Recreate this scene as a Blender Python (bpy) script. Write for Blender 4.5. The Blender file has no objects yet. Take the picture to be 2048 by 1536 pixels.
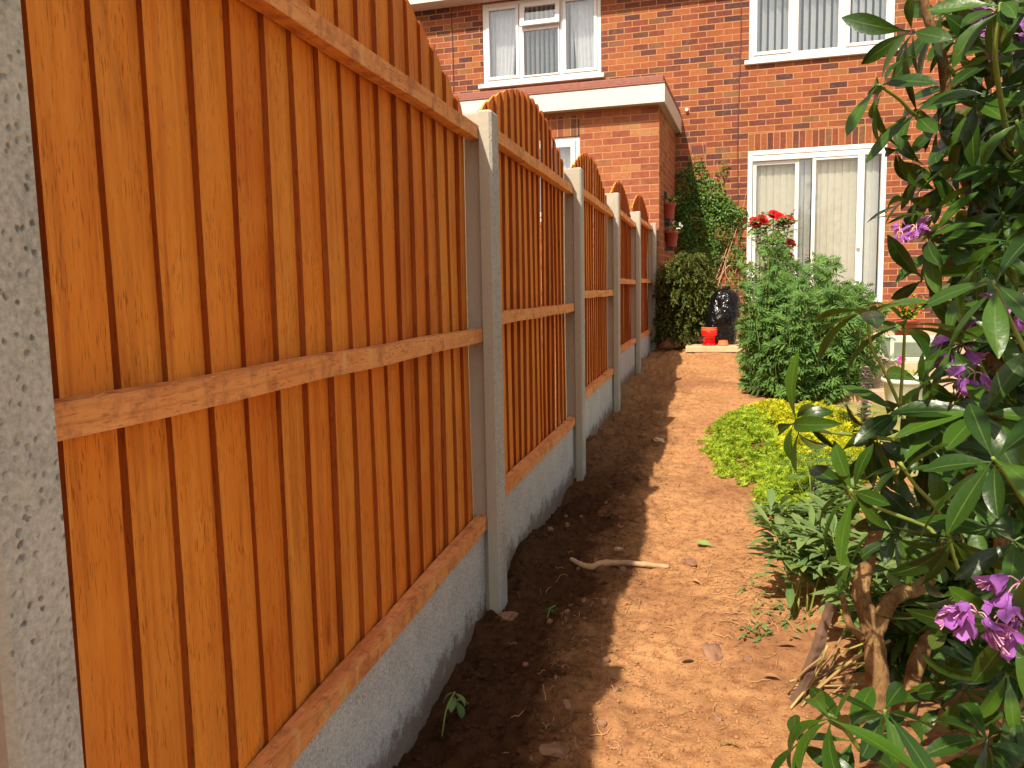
import bpy, math, random
import numpy as np
from mathutils import Vector, Matrix, noise as mnoise

random.seed(7)
RNG = np.random.default_rng(7)
SC = bpy.context.scene
COL = SC.collection
R = math.radians

# ------------------------------------------------------------------ camera
# world: x = away from the fence, y = along the fence towards the house, z up; the lens is the origin
CAM = np.array([[0.9718467389938574, 0.23485294522175787, -0.018921152916008967],
                [0.008280473514898683, -0.1143006562165126, -0.9934116939853503],
                [-0.23546836234486804, 0.9652872391724343, -0.11302741360168048]])
FPX = 1630.0
cam = bpy.data.cameras.new('camera')
cam.sensor_width = 36.0
cam.lens = FPX / 2048 * 36.0
cam.clip_start = 0.02
cam.clip_end = 500
co = bpy.data.objects.new('camera', cam)
COL.objects.link(co)
r_, d_, f_ = CAM
co.matrix_world = Matrix(((r_[0], -d_[0], -f_[0], 0), (r_[1], -d_[1], -f_[1], 0), (r_[2], -d_[2], -f_[2], 0), (0, 0, 0, 1)))
SC.camera = co

# ------------------------------------------------------------------ light
SUN = Vector((-0.28, -0.92, 1.0)).normalized()
ELEV = math.asin(SUN.z)
world = bpy.data.worlds.new('World')
SC.world = world
world.use_nodes = True
wn = world.node_tree
bg = wn.nodes['Background']
sky = wn.nodes.new('ShaderNodeTexSky')
sky.sky_type = 'NISHITA'
sky.sun_disc = False
sky.sun_elevation = ELEV
sky.sun_rotation = math.atan2(SUN.x, SUN.y)
sky.air_density = 1.0
sky.dust_density = 1.5
sky.ozone_density = 1.0
hs = wn.nodes.new('ShaderNodeHueSaturation')
hs.inputs['Saturation'].default_value = 0.30     # hazy, milky sky
hs.inputs['Value'].default_value = 1.0
wn.links.new(sky.outputs[0], hs.inputs['Color'])
wm = wn.nodes.new('ShaderNodeMixRGB')
wm.blend_type = 'MULTIPLY'
wm.inputs[0].default_value = 1.0
wm.inputs[2].default_value = (1.0, 0.95, 0.86, 1)
wn.links.new(hs.outputs[0], wm.inputs[1])
wn.links.new(wm.outputs[0], bg.inputs[0])
bg.inputs[1].default_value = 0.115
sl = bpy.data.lights.new('sun', 'SUN')
sl.energy = 4.0
sl.angle = R(0.55)
sl.color = (1.0, 0.90, 0.74)
so = bpy.data.objects.new('sun', sl)
so.rotation_euler = SUN.to_track_quat('Z', 'Y').to_euler()
COL.objects.link(so)
SC.view_settings.view_transform = 'Standard'
SC.view_settings.look = 'None'
SC.view_settings.gamma = 1.0
SC.view_settings.exposure = 0.95
SC.cycles.max_bounces = 8
SC.cycles.transparent_max_bounces = 12


# ------------------------------------------------------------------ helpers
def at(px, py, d):
    """a point of the photographed place, d metres in front of the lens"""
    c = np.array([(px - 1024) / FPX * d, (py - 768) / FPX * d, d])
    return Vector((CAM.T @ c).tolist())


def rnd(a, b):
    return random.uniform(a, b)


def jit(v, s):
    return Vector((v[0] + rnd(-s, s), v[1] + rnd(-s, s), v[2] + rnd(-s, s)))


def rdir():
    while True:
        v = Vector((rnd(-1, 1), rnd(-1, 1), rnd(-1, 1)))
        if 0.05 < v.length < 1:
            return v.normalized()


def spline(pts, n):
    pts = [Vector(p) for p in pts]
    if len(pts) < 3:
        return [pts[0].lerp(pts[-1], i / n) for i in range(n + 1)]
    P = [2 * pts[0] - pts[1]] + pts + [2 * pts[-1] - pts[-2]]
    out = []
    m = len(pts) - 1
    for i in range(n + 1):
        s = i / n * m
        k = min(int(s), m - 1)
        t = s - k
        a, b, c, d = P[k:k + 4]
        out.append(0.5 * ((2 * b) + (c - a) * t + (2 * a - 5 * b + 4 * c - d) * t * t + (3 * b - a - 3 * c + d) * t ** 3))
    return out


class MB:
    """collects geometry that becomes ONE mesh object"""
    def __init__(self):
        self.v = []
        self.f = []
        self.a = []

    def add(self, vs, fs, at_=None):
        o = len(self.v)
        self.v.extend([tuple(p) for p in vs])
        self.f.extend([tuple(i + o for i in f) for f in fs])
        self.a.extend(at_ if at_ is not None else [0.0] * len(vs))

    def box(self, x0, x1, y0, y1, z0, z1, rot=None, c=None):
        vs = [Vector((x, y, z)) for z in (z0, z1) for y in (y0, y1) for x in (x0, x1)]
        if rot is not None:
            c = Vector(c) if c is not None else Vector(((x0 + x1) / 2, (y0 + y1) / 2, (z0 + z1) / 2))
            vs = [rot @ (v - c) + c for v in vs]
        self.add(vs, [(0, 2, 3, 1), (4, 5, 7, 6), (0, 1, 5, 4), (2, 6, 7, 3), (0, 4, 6, 2), (1, 3, 7, 5)])

    def prism(self, poly, z0, z1):
        n = len(poly)
        self.add([(x, y, z0) for x, y in poly] + [(x, y, z1) for x, y in poly],
                 [tuple(range(n - 1, -1, -1)), tuple(range(n, 2 * n))] + [(i, (i + 1) % n, n + (i + 1) % n, n + i) for i in range(n)])

    def tube(self, pts, rad, seg=8, lump=0.0, cap=True):
        pts = [Vector(p) for p in pts]
        n = len(pts)
        rad = rad if hasattr(rad, '__len__') else [rad] * n
        up = None
        vs, fs = [], []
        for i, p in enumerate(pts):
            t = (pts[min(i + 1, n - 1)] - pts[max(i - 1, 0)])
            if t.length < 1e-9:
                t = Vector((0, 0, 1))
            t.normalize()
            if up is None:
                up = t.orthogonal().normalized()
            else:
                up = (up - t * up.dot(t))
                up = up.normalized() if up.length > 1e-6 else t.orthogonal().normalized()
            sd = t.cross(up)
            for k in range(seg):
                a = 2 * math.pi * k / seg
                q = up * math.cos(a) + sd * math.sin(a)
                rr = rad[i]
                if lump:
                    rr *= 1 + lump * mnoise.noise((p + q * rr) * (0.6 / max(rr, 0.004)))
                vs.append(p + q * rr)
        for i in range(n - 1):
            for k in range(seg):
                k2 = (k + 1) % seg
                fs.append((i * seg + k, i * seg + k2, (i + 1) * seg + k2, (i + 1) * seg + k))
        if cap:
            fs.append(tuple(range(seg - 1, -1, -1)))
            fs.append(tuple((n - 1) * seg + k for k in range(seg)))
        self.add(vs, fs)

    def lathe(self, prof, c=(0, 0, 0), seg=20, axis=None, sx=1.0, sy=1.0):
        vs, fs = [], []
        c = Vector(c)
        for r, z in prof:
            for k in range(seg):
                a = 2 * math.pi * k / seg
                vs.append(c + Vector((r * math.cos(a) * sx, r * math.sin(a) * sy, z)))
        for i in range(len(prof) - 1):
            for k in range(seg):
                k2 = (k + 1) % seg
                fs.append((i * seg + k, i * seg + k2, (i + 1) * seg + k2, (i + 1) * seg + k))
        self.add(vs, fs)

    def leaf(self, P, d, n, L, W, droop=0.4, fold=0.15, seg=6, prof=None, twist=0.0, pet=0.08):
        d = Vector(d).normalized()
        s = d.cross(Vector(n))
        s = s.normalized() if s.length > 1e-5 else d.orthogonal().normalized()
        up = s.cross(d).normalized()
        p = Vector(P)
        vs, at_ = [], []
        step = L / seg
        q = Matrix.Rotation(-droop / seg, 3, s)
        tw = Matrix.Rotation(twist / seg, 3, d)
        for i in range(seg + 1):
            t = i / seg
            if prof:
                w = W * 0.5 * prof(t)
            else:
                tt = max(0.0, (t - pet) / (1 - pet))
                w = W * 0.5 * (math.sin(math.pi * min(1, tt ** 1.2)) ** 0.8 if 0 < tt < 1 else 0.03)
                w = max(w, W * 0.03)
            lift = up * (w * fold)
            vs += [p - s * w + lift, p, p + s * w + lift]
            at_ += [1.0, 0.0, 1.0]
            d = (q @ d).normalized()
            s = (tw @ s).normalized()
            up = s.cross(d).normalized()
            p = p + d * step
        fs = []
        for i in range(seg):
            o = i * 3
            fs += [(o + 1, o + 4, o + 3, o), (o + 2, o + 5, o + 4, o + 1)]
        self.add(vs, fs, at_)

    def kite(self, P, d, n, L, W, wid=0.45, fold=0.1):
        d = Vector(d).normalized()
        s = d.cross(Vector(n))
        s = s.normalized() if s.length > 1e-5 else d.orthogonal().normalized()
        u = s.cross(d)
        P = Vector(P)
        m = P + d * (L * wid)
        self.add([P, m - s * W / 2 + u * W * fold, P + d * L, m + s * W / 2 + u * W * fold], [(0, 3, 2), (0, 2, 1)], [0.2, 1.0, 0.3, 1.0])

    def blob(self, c, r, sub=1, rough=0.25, sq=(1, 1, 1), seed=0):
        import bmesh
        bm = bmesh.new()
        bmesh.ops.create_icosphere(bm, subdivisions=sub, radius=1)
        vs = []
        for v in bm.verts:
            k = 1 + rough * mnoise.noise(v.co * 1.7 + Vector((seed * 3.1, seed * 1.7, 0)))
            vs.append(Vector((c[0] + v.co.x * r * k * sq[0], c[1] + v.co.y * r * k * sq[1], c[2] + v.co.z * r * k * sq[2])))
        fs = [tuple(v.index for v in f.verts) for f in bm.faces]
        bm.free()
        self.add(vs, fs)

    def build(self, name, mat, parent=None, smooth=False, bevel=0.0, loc=None):
        me = bpy.data.meshes.new(name)
        vs = self.v
        if loc is not None:
            vs = [(x - loc[0], y - loc[1], z - loc[2]) for x, y, z in vs]
        me.from_pydata(vs, [], self.f)
        a = me.attributes.new('edge', 'FLOAT', 'POINT')
        a.data.foreach_set('value', self.a)
        me.materials.append(mat)
        if smooth:
            me.polygons.foreach_set('use_smooth', [True] * len(me.polygons))
        o = bpy.data.objects.new(name, me)
        if loc is not None:
            o.location = loc
        COL.objects.link(o)
        if parent is not None:
            o.parent = parent
        if bevel:
            b = o.modifiers.new('bevel', 'BEVEL')
            b.width = bevel
            b.segments = 2
            b.limit_method = 'ANGLE'
            b.angle_limit = R(40)
        return o


def empty(name, loc=(0, 0, 0), rz=0.0):
    o = bpy.data.objects.new(name, None)
    o.empty_display_size = 0.1
    o.location = loc
    o.rotation_euler = (0, 0, rz)
    COL.objects.link(o)
    return o


def tag(o, label=None, cat=None, group=None, kind=None):
    if label:
        o['label'] = label
    if cat:
        o['category'] = cat
    if group:
        o['group'] = group
    if kind:
        o['kind'] = kind
    return o


def hang(o, root):
    """parent keeping the world place (roots carry location + z rotation)"""
    o.parent = root
    m = Matrix.Translation(root.location) @ Matrix.Rotation(root.rotation_euler.z, 4, 'Z')
    o.matrix_parent_inverse = m.inverted()
    return o


# ------------------------------------------------------------------ materials
class NT:
    def __init__(self, name):
        self.m = bpy.data.materials.new(name)
        self.m.use_nodes = True
        self.t = self.m.node_tree
        self.b = self.t.nodes['Principled BSDF']
        self.out = self.t.nodes['Material Output']

    def n(self, typ, ins=None, **props):
        nd = self.t.nodes.new('ShaderNode' + typ)
        for k, v in props.items():
            setattr(nd, k, v)
        for k, v in (ins or {}).items():
            self.set(nd.inputs[k], v)
        return nd

    def set(self, sock, v):
        if hasattr(v, 'is_output') or isinstance(v, bpy.types.NodeSocket):
            self.t.links.new(v, sock)
        elif isinstance(v, (tuple, list)) and len(v) == 3 and sock.type == 'RGBA':
            sock.default_value = (*v, 1)
        else:
            sock.default_value = v

    def math(self, op, a, b=0.0, c=None, clamp=False):
        nd = self.n('Math', operation=op, use_clamp=clamp)
        self.set(nd.inputs[0], a)
        self.set(nd.inputs[1], b)
        if c is not None:
            self.set(nd.inputs[2], c)
        return nd.outputs[0]

    def mix(self, fac, a, b, mode='MIX'):
        nd = self.n('MixRGB', blend_type=mode)
        self.set(nd.inputs[0], fac)
        self.set(nd.inputs[1], a)
        self.set(nd.inputs[2], b)
        return nd.outputs[0]

    def ramp(self, fac, stops, interp='LINEAR'):
        nd = self.n('ValToRGB')
        nd.color_ramp.interpolation = interp
        el = nd.color_ramp.elements
        while len(el) > 1:
            el.remove(el[-1])
        for i, (p, c) in enumerate(stops):
            e = el[0] if i == 0 else el.new(p)
            e.position = p
            c = (c, c, c) if not hasattr(c, '__len__') else c
            e.color = (*c, 1)
        self.set(nd.inputs[0], fac)
        return nd.outputs[0]

    def coords(self, kind='Object', scale=(1, 1, 1), off=None):
        tc = self.n('TexCoord').outputs[kind]
        mp = self.n('Mapping', {'Vector': tc, 'Scale': scale})
        if off is not None:
            self.set(mp.inputs['Location'], off)
        return mp.outputs[0]

    def noise(self, vec, scale, detail=4, rough=0.6, dist=0.0):
        return self.n('TexNoise', {'Vector': vec, 'Scale': scale, 'Detail': detail, 'Roughness': rough, 'Distortion': dist}).outputs[0]

    def bump(self, h, strength=0.3, dist=0.01, prev=None):
        nd = self.n('Bump', {'Strength': strength, 'Distance': dist, 'Height': h})
        if prev is not None:
            self.set(nd.inputs['Normal'], prev)
        return nd.outputs[0]

    def fin(self, color=None, rough=None, normal=None, spec=None):
        for k, v in (('Base Color', color), ('Roughness', rough), ('Normal', normal), ('Specular IOR Level', spec)):
            if v is not None:
                self.set(self.b.inputs[k], v)
        return self.m


def simple(name, col, rough=0.6, var=0.12, scale=8.0, bump=0.0, bscale=60, spec=0.4):
    k = NT(name)
    v = k.coords()
    n = k.noise(v, scale, 5)
    c = k.mix(k.ramp(n, [(0.3, 0.0), (0.7, 1.0)]), tuple(x * (1 - var) for x in col), tuple(min(1, x * (1 + var)) for x in col))
    nm = k.bump(k.noise(v, bscale, 4), bump, 0.005) if bump else None
    return k.fin(c, rough, nm, spec)


def wood_mat(name, axis, base):
    """stained softwood: grain along the axis, sawn texture, knots, each board its own tone"""
    k = NT(name)
    isl = k.n('NewGeometry').outputs['Random Per Island']
    obj = k.n('ObjectInfo').outputs['Random']
    off = k.n('CombineXYZ', {'X': k.math('MULTIPLY', isl, 37.0), 'Y': k.math('MULTIPLY', obj, 23.0), 'Z': k.math('MULTIPLY', isl, 61.0)}).outputs[0]
    tc = k.n('TexCoord').outputs['Object']
    v = k.n('VectorMath', {0: tc, 1: off}, operation='ADD').outputs[0]
    st = {'z': (1, 1, 0.05), 'y': (1, 0.05, 1)}[axis]
    st2 = {'z': (1, 1, 0.12), 'y': (1, 0.12, 1)}[axis]
    vg = k.n('Mapping', {'Vector': v, 'Scale': st}).outputs[0]
    vf = k.n('Mapping', {'Vector': v, 'Scale': st2}).outputs[0]
    grain = k.noise(vg, 42, 5, 0.62, 1.1)
    broad = k.noise(vg, 11, 3, 0.5, 0.6)
    fleck = k.noise(vf, 300, 2, 0.5)
    blot = k.noise(v, 5.0, 3)
    d, m, l = base
    c = k.mix(k.ramp(grain, [(0.22, 0.15), (0.72, 1.0)]), d, l)
    c = k.mix(k.ramp(broad, [(0.35, 0.0), (0.62, 0.7)]), c, m)
    c = k.mix(k.ramp(k.noise(vg, 24, 3, 0.5, 1.6), [(0.36, 0.40), (0.50, 0.0)]), c, (d[0] * .62, d[1] * .5, d[2] * .5))
    tone = k.ramp(isl, [(0.0, (0.80, 0.70, 0.60)), (0.18, (1.0, 0.94, 0.86)), (0.36, (1.02, 1.22, 1.7)), (0.54, (0.86, 0.78, 0.75)), (0.72, (1.10, 1.26, 2.0)), (0.86, (0.92, 0.90, 0.9)), (1.0, (1.04, 1.02, 1.1))])
    c = k.mix(1.0, c, tone, 'MULTIPLY')
    c = k.mix(k.ramp(blot, [(0.45, 0.0), (0.75, 0.35)]), c, (l[0] * 1.05, l[1] * 1.25, l[2] * 1.5))
    fl = k.ramp(fleck, [(0.56, 0.0), (0.68, 0.65)])
    c = k.mix(k.math('MULTIPLY', fl, k.ramp(k.noise(v, 9, 2), [(0.35, 0.15), (0.6, 1.0)])), c, (d[0] * 0.35, d[1] * 0.28, d[2] * 0.25))
    # knots
    kv = k.n('Mapping', {'Vector': v, 'Scale': {'z': (3, 9, 2.6), 'y': (3, 2.6, 9)}[axis]}).outputs[0]
    vo = k.n('TexVoronoi', {'Vector': kv, 'Scale': 1.0, 'Randomness': 1.0}).outputs['Distance']
    kn = k.ramp(k.math('ADD', vo, k.math('MULTIPLY', k.noise(v, 30, 2), 0.05)), [(0.055, 1.0), (0.10, 0.3), (0.16, 0.0)])
    c = k.mix(k.math('MULTIPLY', kn, 0.75), c, (d[0] * 0.4, d[1] * 0.3, d[2] * 0.3))
    if axis == 'z':     # sawn edges: darker wood plus contact shade between boards, painted into the colour
        ny = k.math('ABSOLUTE', k.n('SeparateXYZ', {0: k.n('TexCoord').outputs['Normal']}).outputs[1])
        c = k.mix(k.ramp(ny, [(0.7, 0.0), (0.9, 1.0)]), c, k.mix(1.0, c, (0.36, 0.26, 0.22), 'MULTIPLY'))
    else:               # scuffs and clamp marks where the stain is thin
        sc = k.n('Mapping', {'Vector': v, 'Scale': (1, 1, 0.25)}).outputs[0]
        c = k.mix(k.ramp(k.noise(sc, 26, 2, 0.5), [(0.60, 0.0), (0.68, 0.55)]), c, (0.80, 0.50, 0.20))
        c = k.mix(k.ramp(k.noise(v, 17, 5, 0.7), [(0.36, 0.6), (0.5, 0.0)]), c, (0.36, 0.115, 0.05))
    h = k.math('ADD', k.math('MULTIPLY', grain, 0.6), k.math('MULTIPLY', fleck, 0.4))
    nm = k.bump(h, 0.5, 0.0025)
    nm = k.bump(k.noise(v, 320, 2), 0.25, 0.001, nm)
    return k.fin(c, 0.72, nm, 0.25)


def concrete(name, col, pits=0.5, scale=1.0, spot=0.6, sides=None, spk=0.38, splash=False):
    k = NT(name)
    obj = k.n('ObjectInfo').outputs['Random']
    v = k.coords(off=k.n('CombineXYZ', {'X': k.math('MULTIPLY', obj, 9.0), 'Z': k.math('MULTIPLY', obj, 17.0)}).outputs[0])
    big = k.noise(v, 6 * scale, 5, 0.6)
    c = k.mix(k.ramp(big, [(0.3, 0.0), (0.7, 1.0)]), tuple(x * 0.80 for x in col), tuple(x * 1.12 for x in col))
    fine = k.noise(v, 130 * scale, 4, 0.7)
    c = k.mix(k.ramp(fine, [(0.46, 0.0), (0.66, spk)]), c, tuple(min(1, x * 1.7) for x in col))
    c = k.mix(k.ramp(fine, [(0.30, spk * 1.1), (0.46, 0.0)]), c, tuple(x * 0.4 for x in col))
    if splash:     # soil splashed and smeared up from the ground
        e = k.n('Attribute', attribute_name='edge').outputs['Fac']
        q = k.math('SUBTRACT', k.math('ADD', e, k.math('MULTIPLY', k.noise(v, 9, 6, 0.75), -0.75)), 0.0)
        c = k.mix(k.ramp(q, [(-0.0, 0.75), (0.12, 0.0)]), c, (0.16, 0.085, 0.045))
        c = k.mix(k.ramp(k.noise(v, 4.5, 5, 0.7), [(0.55, 0.0), (0.75, 0.45)]), c, (0.22, 0.20, 0.16))
    wv = k.n('VectorMath', {0: v, 1: k.n('VectorMath', {0: k.n('TexNoise', {'Vector': v, 'Scale': 60.0}).outputs[1], 'Scale': 0.012}, operation='SCALE').outputs[0]}, operation='ADD').outputs[0]
    vo = k.n('TexVoronoi', {'Vector': wv, 'Scale': 85.0 * scale, 'Randomness': 1.0})
    keep = k.ramp(k.n('SeparateColor', {0: vo.outputs['Color']}).outputs[0], [(0.50, 0.0), (0.62, 1.0)])
    keep = k.math('MULTIPLY', keep, k.ramp(k.noise(v, 14, 3), [(0.35, 0.25), (0.65, 1.0)]))
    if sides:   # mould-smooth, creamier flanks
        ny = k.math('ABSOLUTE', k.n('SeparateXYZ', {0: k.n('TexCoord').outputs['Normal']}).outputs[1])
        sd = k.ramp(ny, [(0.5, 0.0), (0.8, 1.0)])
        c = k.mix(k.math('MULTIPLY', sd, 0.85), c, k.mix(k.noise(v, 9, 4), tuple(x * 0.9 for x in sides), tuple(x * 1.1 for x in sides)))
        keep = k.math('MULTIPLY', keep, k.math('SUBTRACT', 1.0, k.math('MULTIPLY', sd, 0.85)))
    pit = k.math('MULTIPLY', k.ramp(vo.outputs['Distance'], [(0.10, 1.0), (0.34, 0.0)]), keep)
    c = k.mix(k.math('MULTIPLY', pit, spot), c, tuple(x * 0.16 for x in col))
    h = k.math('SUBTRACT', k.math('MULTIPLY', fine, 0.35), k.math('MULTIPLY', pit, pits * 1.6))
    nm = k.bump(h, 0.8, 0.004)
    nm = k.bump(k.noise(v, 38 * scale, 3), 0.35, 0.006, nm)
    return k.fin(c, 0.9, nm, 0.25)


def brick_mat(name, course=0.082, length=0.226, z0=0.0, x0=0.0, upright=False, stops=None):
    k = NT(name)
    tc = k.n('TexCoord')
    P = k.n('SeparateXYZ', {0: tc.outputs['Object']})
    N = k.n('SeparateXYZ', {0: tc.outputs['Normal']})
    side = k.math('GREATER_THAN', k.math('ABSOLUTE', N.outputs[0]), 0.7)
    wob = k.n('TexNoise', {'Vector': tc.outputs['Object'], 'Scale': 9.0, 'Detail': 2.0}).outputs[0]
    wob = k.math('MULTIPLY', k.math('SUBTRACT', wob, 0.5), 0.010)
    hx = k.math('ADD', k.math('MULTIPLY', P.outputs[0], k.math('SUBTRACT', 1.0, side)), k.math('MULTIPLY', P.outputs[1], side))
    hx = k.math('ADD', k.math('ADD', hx, wob), 40.0 * length - x0)
    zz = k.math('ADD', k.math('ADD', P.outputs[2], k.math('MULTIPLY', wob, 0.6)), 40.0 * course - z0)
    if upright:
        u = k.math('DIVIDE', hx, length)
        row = k.math('FLOOR', k.math('DIVIDE', zz, course))
        vz = k.math('DIVIDE', zz, course)
    else:
        vz = k.math('DIVIDE', zz, course)
        row = k.math('FLOOR', vz)
        u = k.math('ADD', k.math('DIVIDE', hx, length), k.math('MULTIPLY', k.math('MODULO', row, 2.0), 0.5))
    colm = k.math('FLOOR', u)
    fu, fz = k.math('FRACT', u), k.math('FRACT', vz)
    du = k.math('MULTIPLY', k.math('MINIMUM', fu, k.math('SUBTRACT', 1.0, fu)), length)
    dz = k.math('MULTIPLY', k.math('MINIMUM', fz, k.math('SUBTRACT', 1.0, fz)), course)
    dist = k.math('MINIMUM', du, dz)
    edge = k.noise(tc.outputs['Object'], 70, 3)
    dist = k.math('ADD', dist, k.math('MULTIPLY', k.math('SUBTRACT', edge, 0.5), 0.006))
    mort = k.ramp(k.math('MULTIPLY', dist, 100.0), [(0.42, 1.0), (0.72, 0.0)])
    idv = k.n('CombineXYZ', {0: colm, 1: row, 2: side}).outputs[0]
    wnz = k.n('TexWhiteNoise', {0: idv}, noise_dimensions='3D')
    stops = stops or [(0.0, (0.242, 0.0722, 0.0302)), (0.22, (0.2877, 0.0913, 0.0338)), (0.42, (0.2145, 0.0584, 0.0281)), (0.58, (0.1597, 0.0457, 0.0274)),
                      (0.72, (0.1077, 0.0374, 0.0288)), (0.84, (0.073, 0.032, 0.0288)), (0.93, (0.2054, 0.0958, 0.0396)), (1.0, (0.3196, 0.1077, 0.036))]
    c = k.ramp(wnz.outputs['Value'], stops)
    sv = k.n('Mapping', {'Vector': tc.outputs['Object'], 'Scale': (1, 1, 2.2)}).outputs[0]
    n1 = k.noise(sv, 16, 4, 0.65)
    c = k.mix(k.ramp(n1, [(0.3, 0.5), (0.55, 0.0)]), c, k.mix(1.0, c, (0.62, 0.48, 0.50), 'MULTIPLY'))
    c = k.mix(k.ramp(n1, [(0.55, 0.0), (0.8, 0.5)]), c, (0.33, 0.12, 0.05))
    n2 = k.noise(tc.outputs['Object'], 150, 3, 0.7)
    c = k.mix(k.ramp(n2, [(0.35, 0.30), (0.5, 0.0)]), c, (0.10, 0.035, 0.025))
    wth = k.noise(k.n('Mapping', {'Vector': tc.outputs['Object'], 'Scale': (1, 1, 0.45)}).outputs[0], 1.6, 6, 0.65)
    c = k.mix(k.ramp(wth, [(0.35, 0.40), (0.52, 0.0)]), c, k.mix(1.0, c, (0.62, 0.58, 0.58), 'MULTIPLY'))
    c = k.mix(k.ramp(wth, [(0.55, 0.0), (0.75, 0.22)]), c, (0.42, 0.22, 0.12))
    mc = k.mix(k.noise(tc.outputs['Object'], 25, 4), (0.31, 0.145, 0.062), (0.40, 0.205, 0.098))
    c = k.mix(mort, c, mc)
    h = k.math('SUBTRACT', k.math('MULTIPLY', n2, 0.25), k.math('MULTIPLY', mort, 0.8))
    nm = k.bump(h, 0.6, 0.006)
    return k.fin(c, 0.88, nm, 0.2)


def leaf_mat(name, cols, rough=0.45, under=None, rib=None, trans=0.25, spec=0.5, bump=0.0):
    """cols: tones shared out leaf by leaf; under: paler matt underside; rib: midrib tone"""
    k = NT(name)
    g = k.n('NewGeometry')
    c = k.ramp(g.outputs['Random Per Island'], [(i / max(1, len(cols) - 1), x) for i, x in enumerate(cols)])
    v = k.n('TexCoord').outputs['Object']
    n = k.noise(v, 35, 3)
    c = k.mix(k.ramp(n, [(0.3, 0.0), (0.75, 0.35)]), c, k.mix(1.0, c, (1.35, 1.25, 0.9), 'MULTIPLY'))
    e = k.n('Attribute', attribute_name='edge').outputs['Fac']
    if under:
        c = k.mix(g.outputs['Backfacing'], c, under)
    if rib:
        c = k.mix(k.ramp(e, [(0.0, 0.55), (0.05, 0.35), (0.09, 0.0)]), c, rib)
    nm = None
    if bump:
        nm = k.bump(k.noise(v, 120, 2), bump, 0.002)
        nm = k.bump(k.noise(v, 30, 2), bump, 0.006, nm)
    k.fin(c, rough, nm, spec)
    if trans:
        tr = k.n('BsdfTranslucent', {'Color': k.mix(1.0, c, (1.3, 1.5, 0.5), 'MULTIPLY')})
        mx = k.n('MixShader', {0: trans, 1: k.b.outputs[0], 2: tr.outputs[0]})
        k.t.links.new(mx.outputs[0], k.out.inputs[0])
    return k.m


M = {}
ORANGE = ((0.62, 0.140, 0.012), (0.82, 0.222, 0.017), (0.92, 0.320, 0.038))
RAILC = ((0.64, 0.175, 0.040), (0.80, 0.270, 0.062), (0.92, 0.40, 0.13))
M['board'] = wood_mat('stained_boards', 'z', ORANGE)
M['rail'] = wood_mat('stained_rail', 'y', RAILC)
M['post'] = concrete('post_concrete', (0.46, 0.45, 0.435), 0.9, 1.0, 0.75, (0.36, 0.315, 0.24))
M['gravel'] = concrete('gravel_board_concrete', (0.54, 0.535, 0.53), 0.7, 1.5, 0.75, spk=0.6, splash=True)
M['brick'] = brick_mat('house_brick', z0=1.84, x0=-0.21)
M['brick_ext'] = brick_mat('extension_brick', z0=1.89, x0=-1.19, stops=[(0.0, (0.2848, 0.0918, 0.0405)), (0.3, (0.323, 0.1105, 0.045)), (0.6, (0.2465, 0.0714, 0.036)), (0.8, (0.1997, 0.0595, 0.0345)), (0.92, (0.323, 0.1615, 0.0675)), (1.0, (0.34, 0.1232, 0.0495))])
M['soldier'] = brick_mat('soldier_brick', course=0.232, length=0.082, z0=1.838, x0=-0.21, upright=True)
M['upvc'] = simple('white_frame', (0.62, 0.60, 0.56), 0.35, 0.03, 5, spec=0.5)
M['fascia'] = simple('white_fascia', (0.50, 0.475, 0.43), 0.4, 0.04, 3)
M['soffit'] = simple('soffit_board', (0.36, 0.30, 0.22), 0.7, 0.1, 6)
M['felt'] = simple('roof_felt', (0.24, 0.095, 0.07), 0.9, 0.15, 20, 0.4, 300)
M['tile'] = simple('roof_tile', (0.22, 0.10, 0.07), 0.85, 0.2, 6, 0.3, 40)
M['dark'] = simple('dark_interior', (0.05, 0.055, 0.06), 0.9, 0.1)
M['room'] = simple('room_wall_sky_tint', (0.085, 0.125, 0.215), 0.9, 0.1)  # blue painted on the lining stands in for sky reflected in the panes
M['blind'] = simple('blind_fabric', (0.68, 0.655, 0.56), 0.8, 0.05, 14)
M['blind_white'] = simple('pale_blind_fabric', (0.74, 0.76, 0.74), 0.8, 0.05, 14)
M['curtain'] = simple('curtain_fabric', (0.78, 0.78, 0.76), 0.85, 0.06, 10)
M['iron'] = simple('cast_iron', (0.03, 0.022, 0.02), 0.6, 0.2)
M['cable'] = simple('brown_cable', (0.10, 0.028, 0.02), 0.6)


def glass_mat(name, tint, refl):
    k = NT(name)
    fr = k.n('Fresnel', {'IOR': 1.5})
    fac = k.math('ADD', k.math('MULTIPLY', fr.outputs[0], 0.7), refl, clamp=True)
    tr = k.n('BsdfTransparent', {'Color': (*tint, 1)})
    gl = k.n('BsdfGlossy', {'Color': (0.95, 0.97, 1, 1), 'Roughness': 0.03})
    mx = k.n('MixShader', {0: fac, 1: tr.outputs[0], 2: gl.outputs[0]})
    k.t.links.new(mx.outputs[0], k.out.inputs[0])
    return k.m


M['glass'] = glass_mat('window_glass', (0.95, 0.965, 0.98), 0.035)
M['glass_door'] = glass_mat('door_glass', (0.985, 0.985, 0.97), 0.0)


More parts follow.
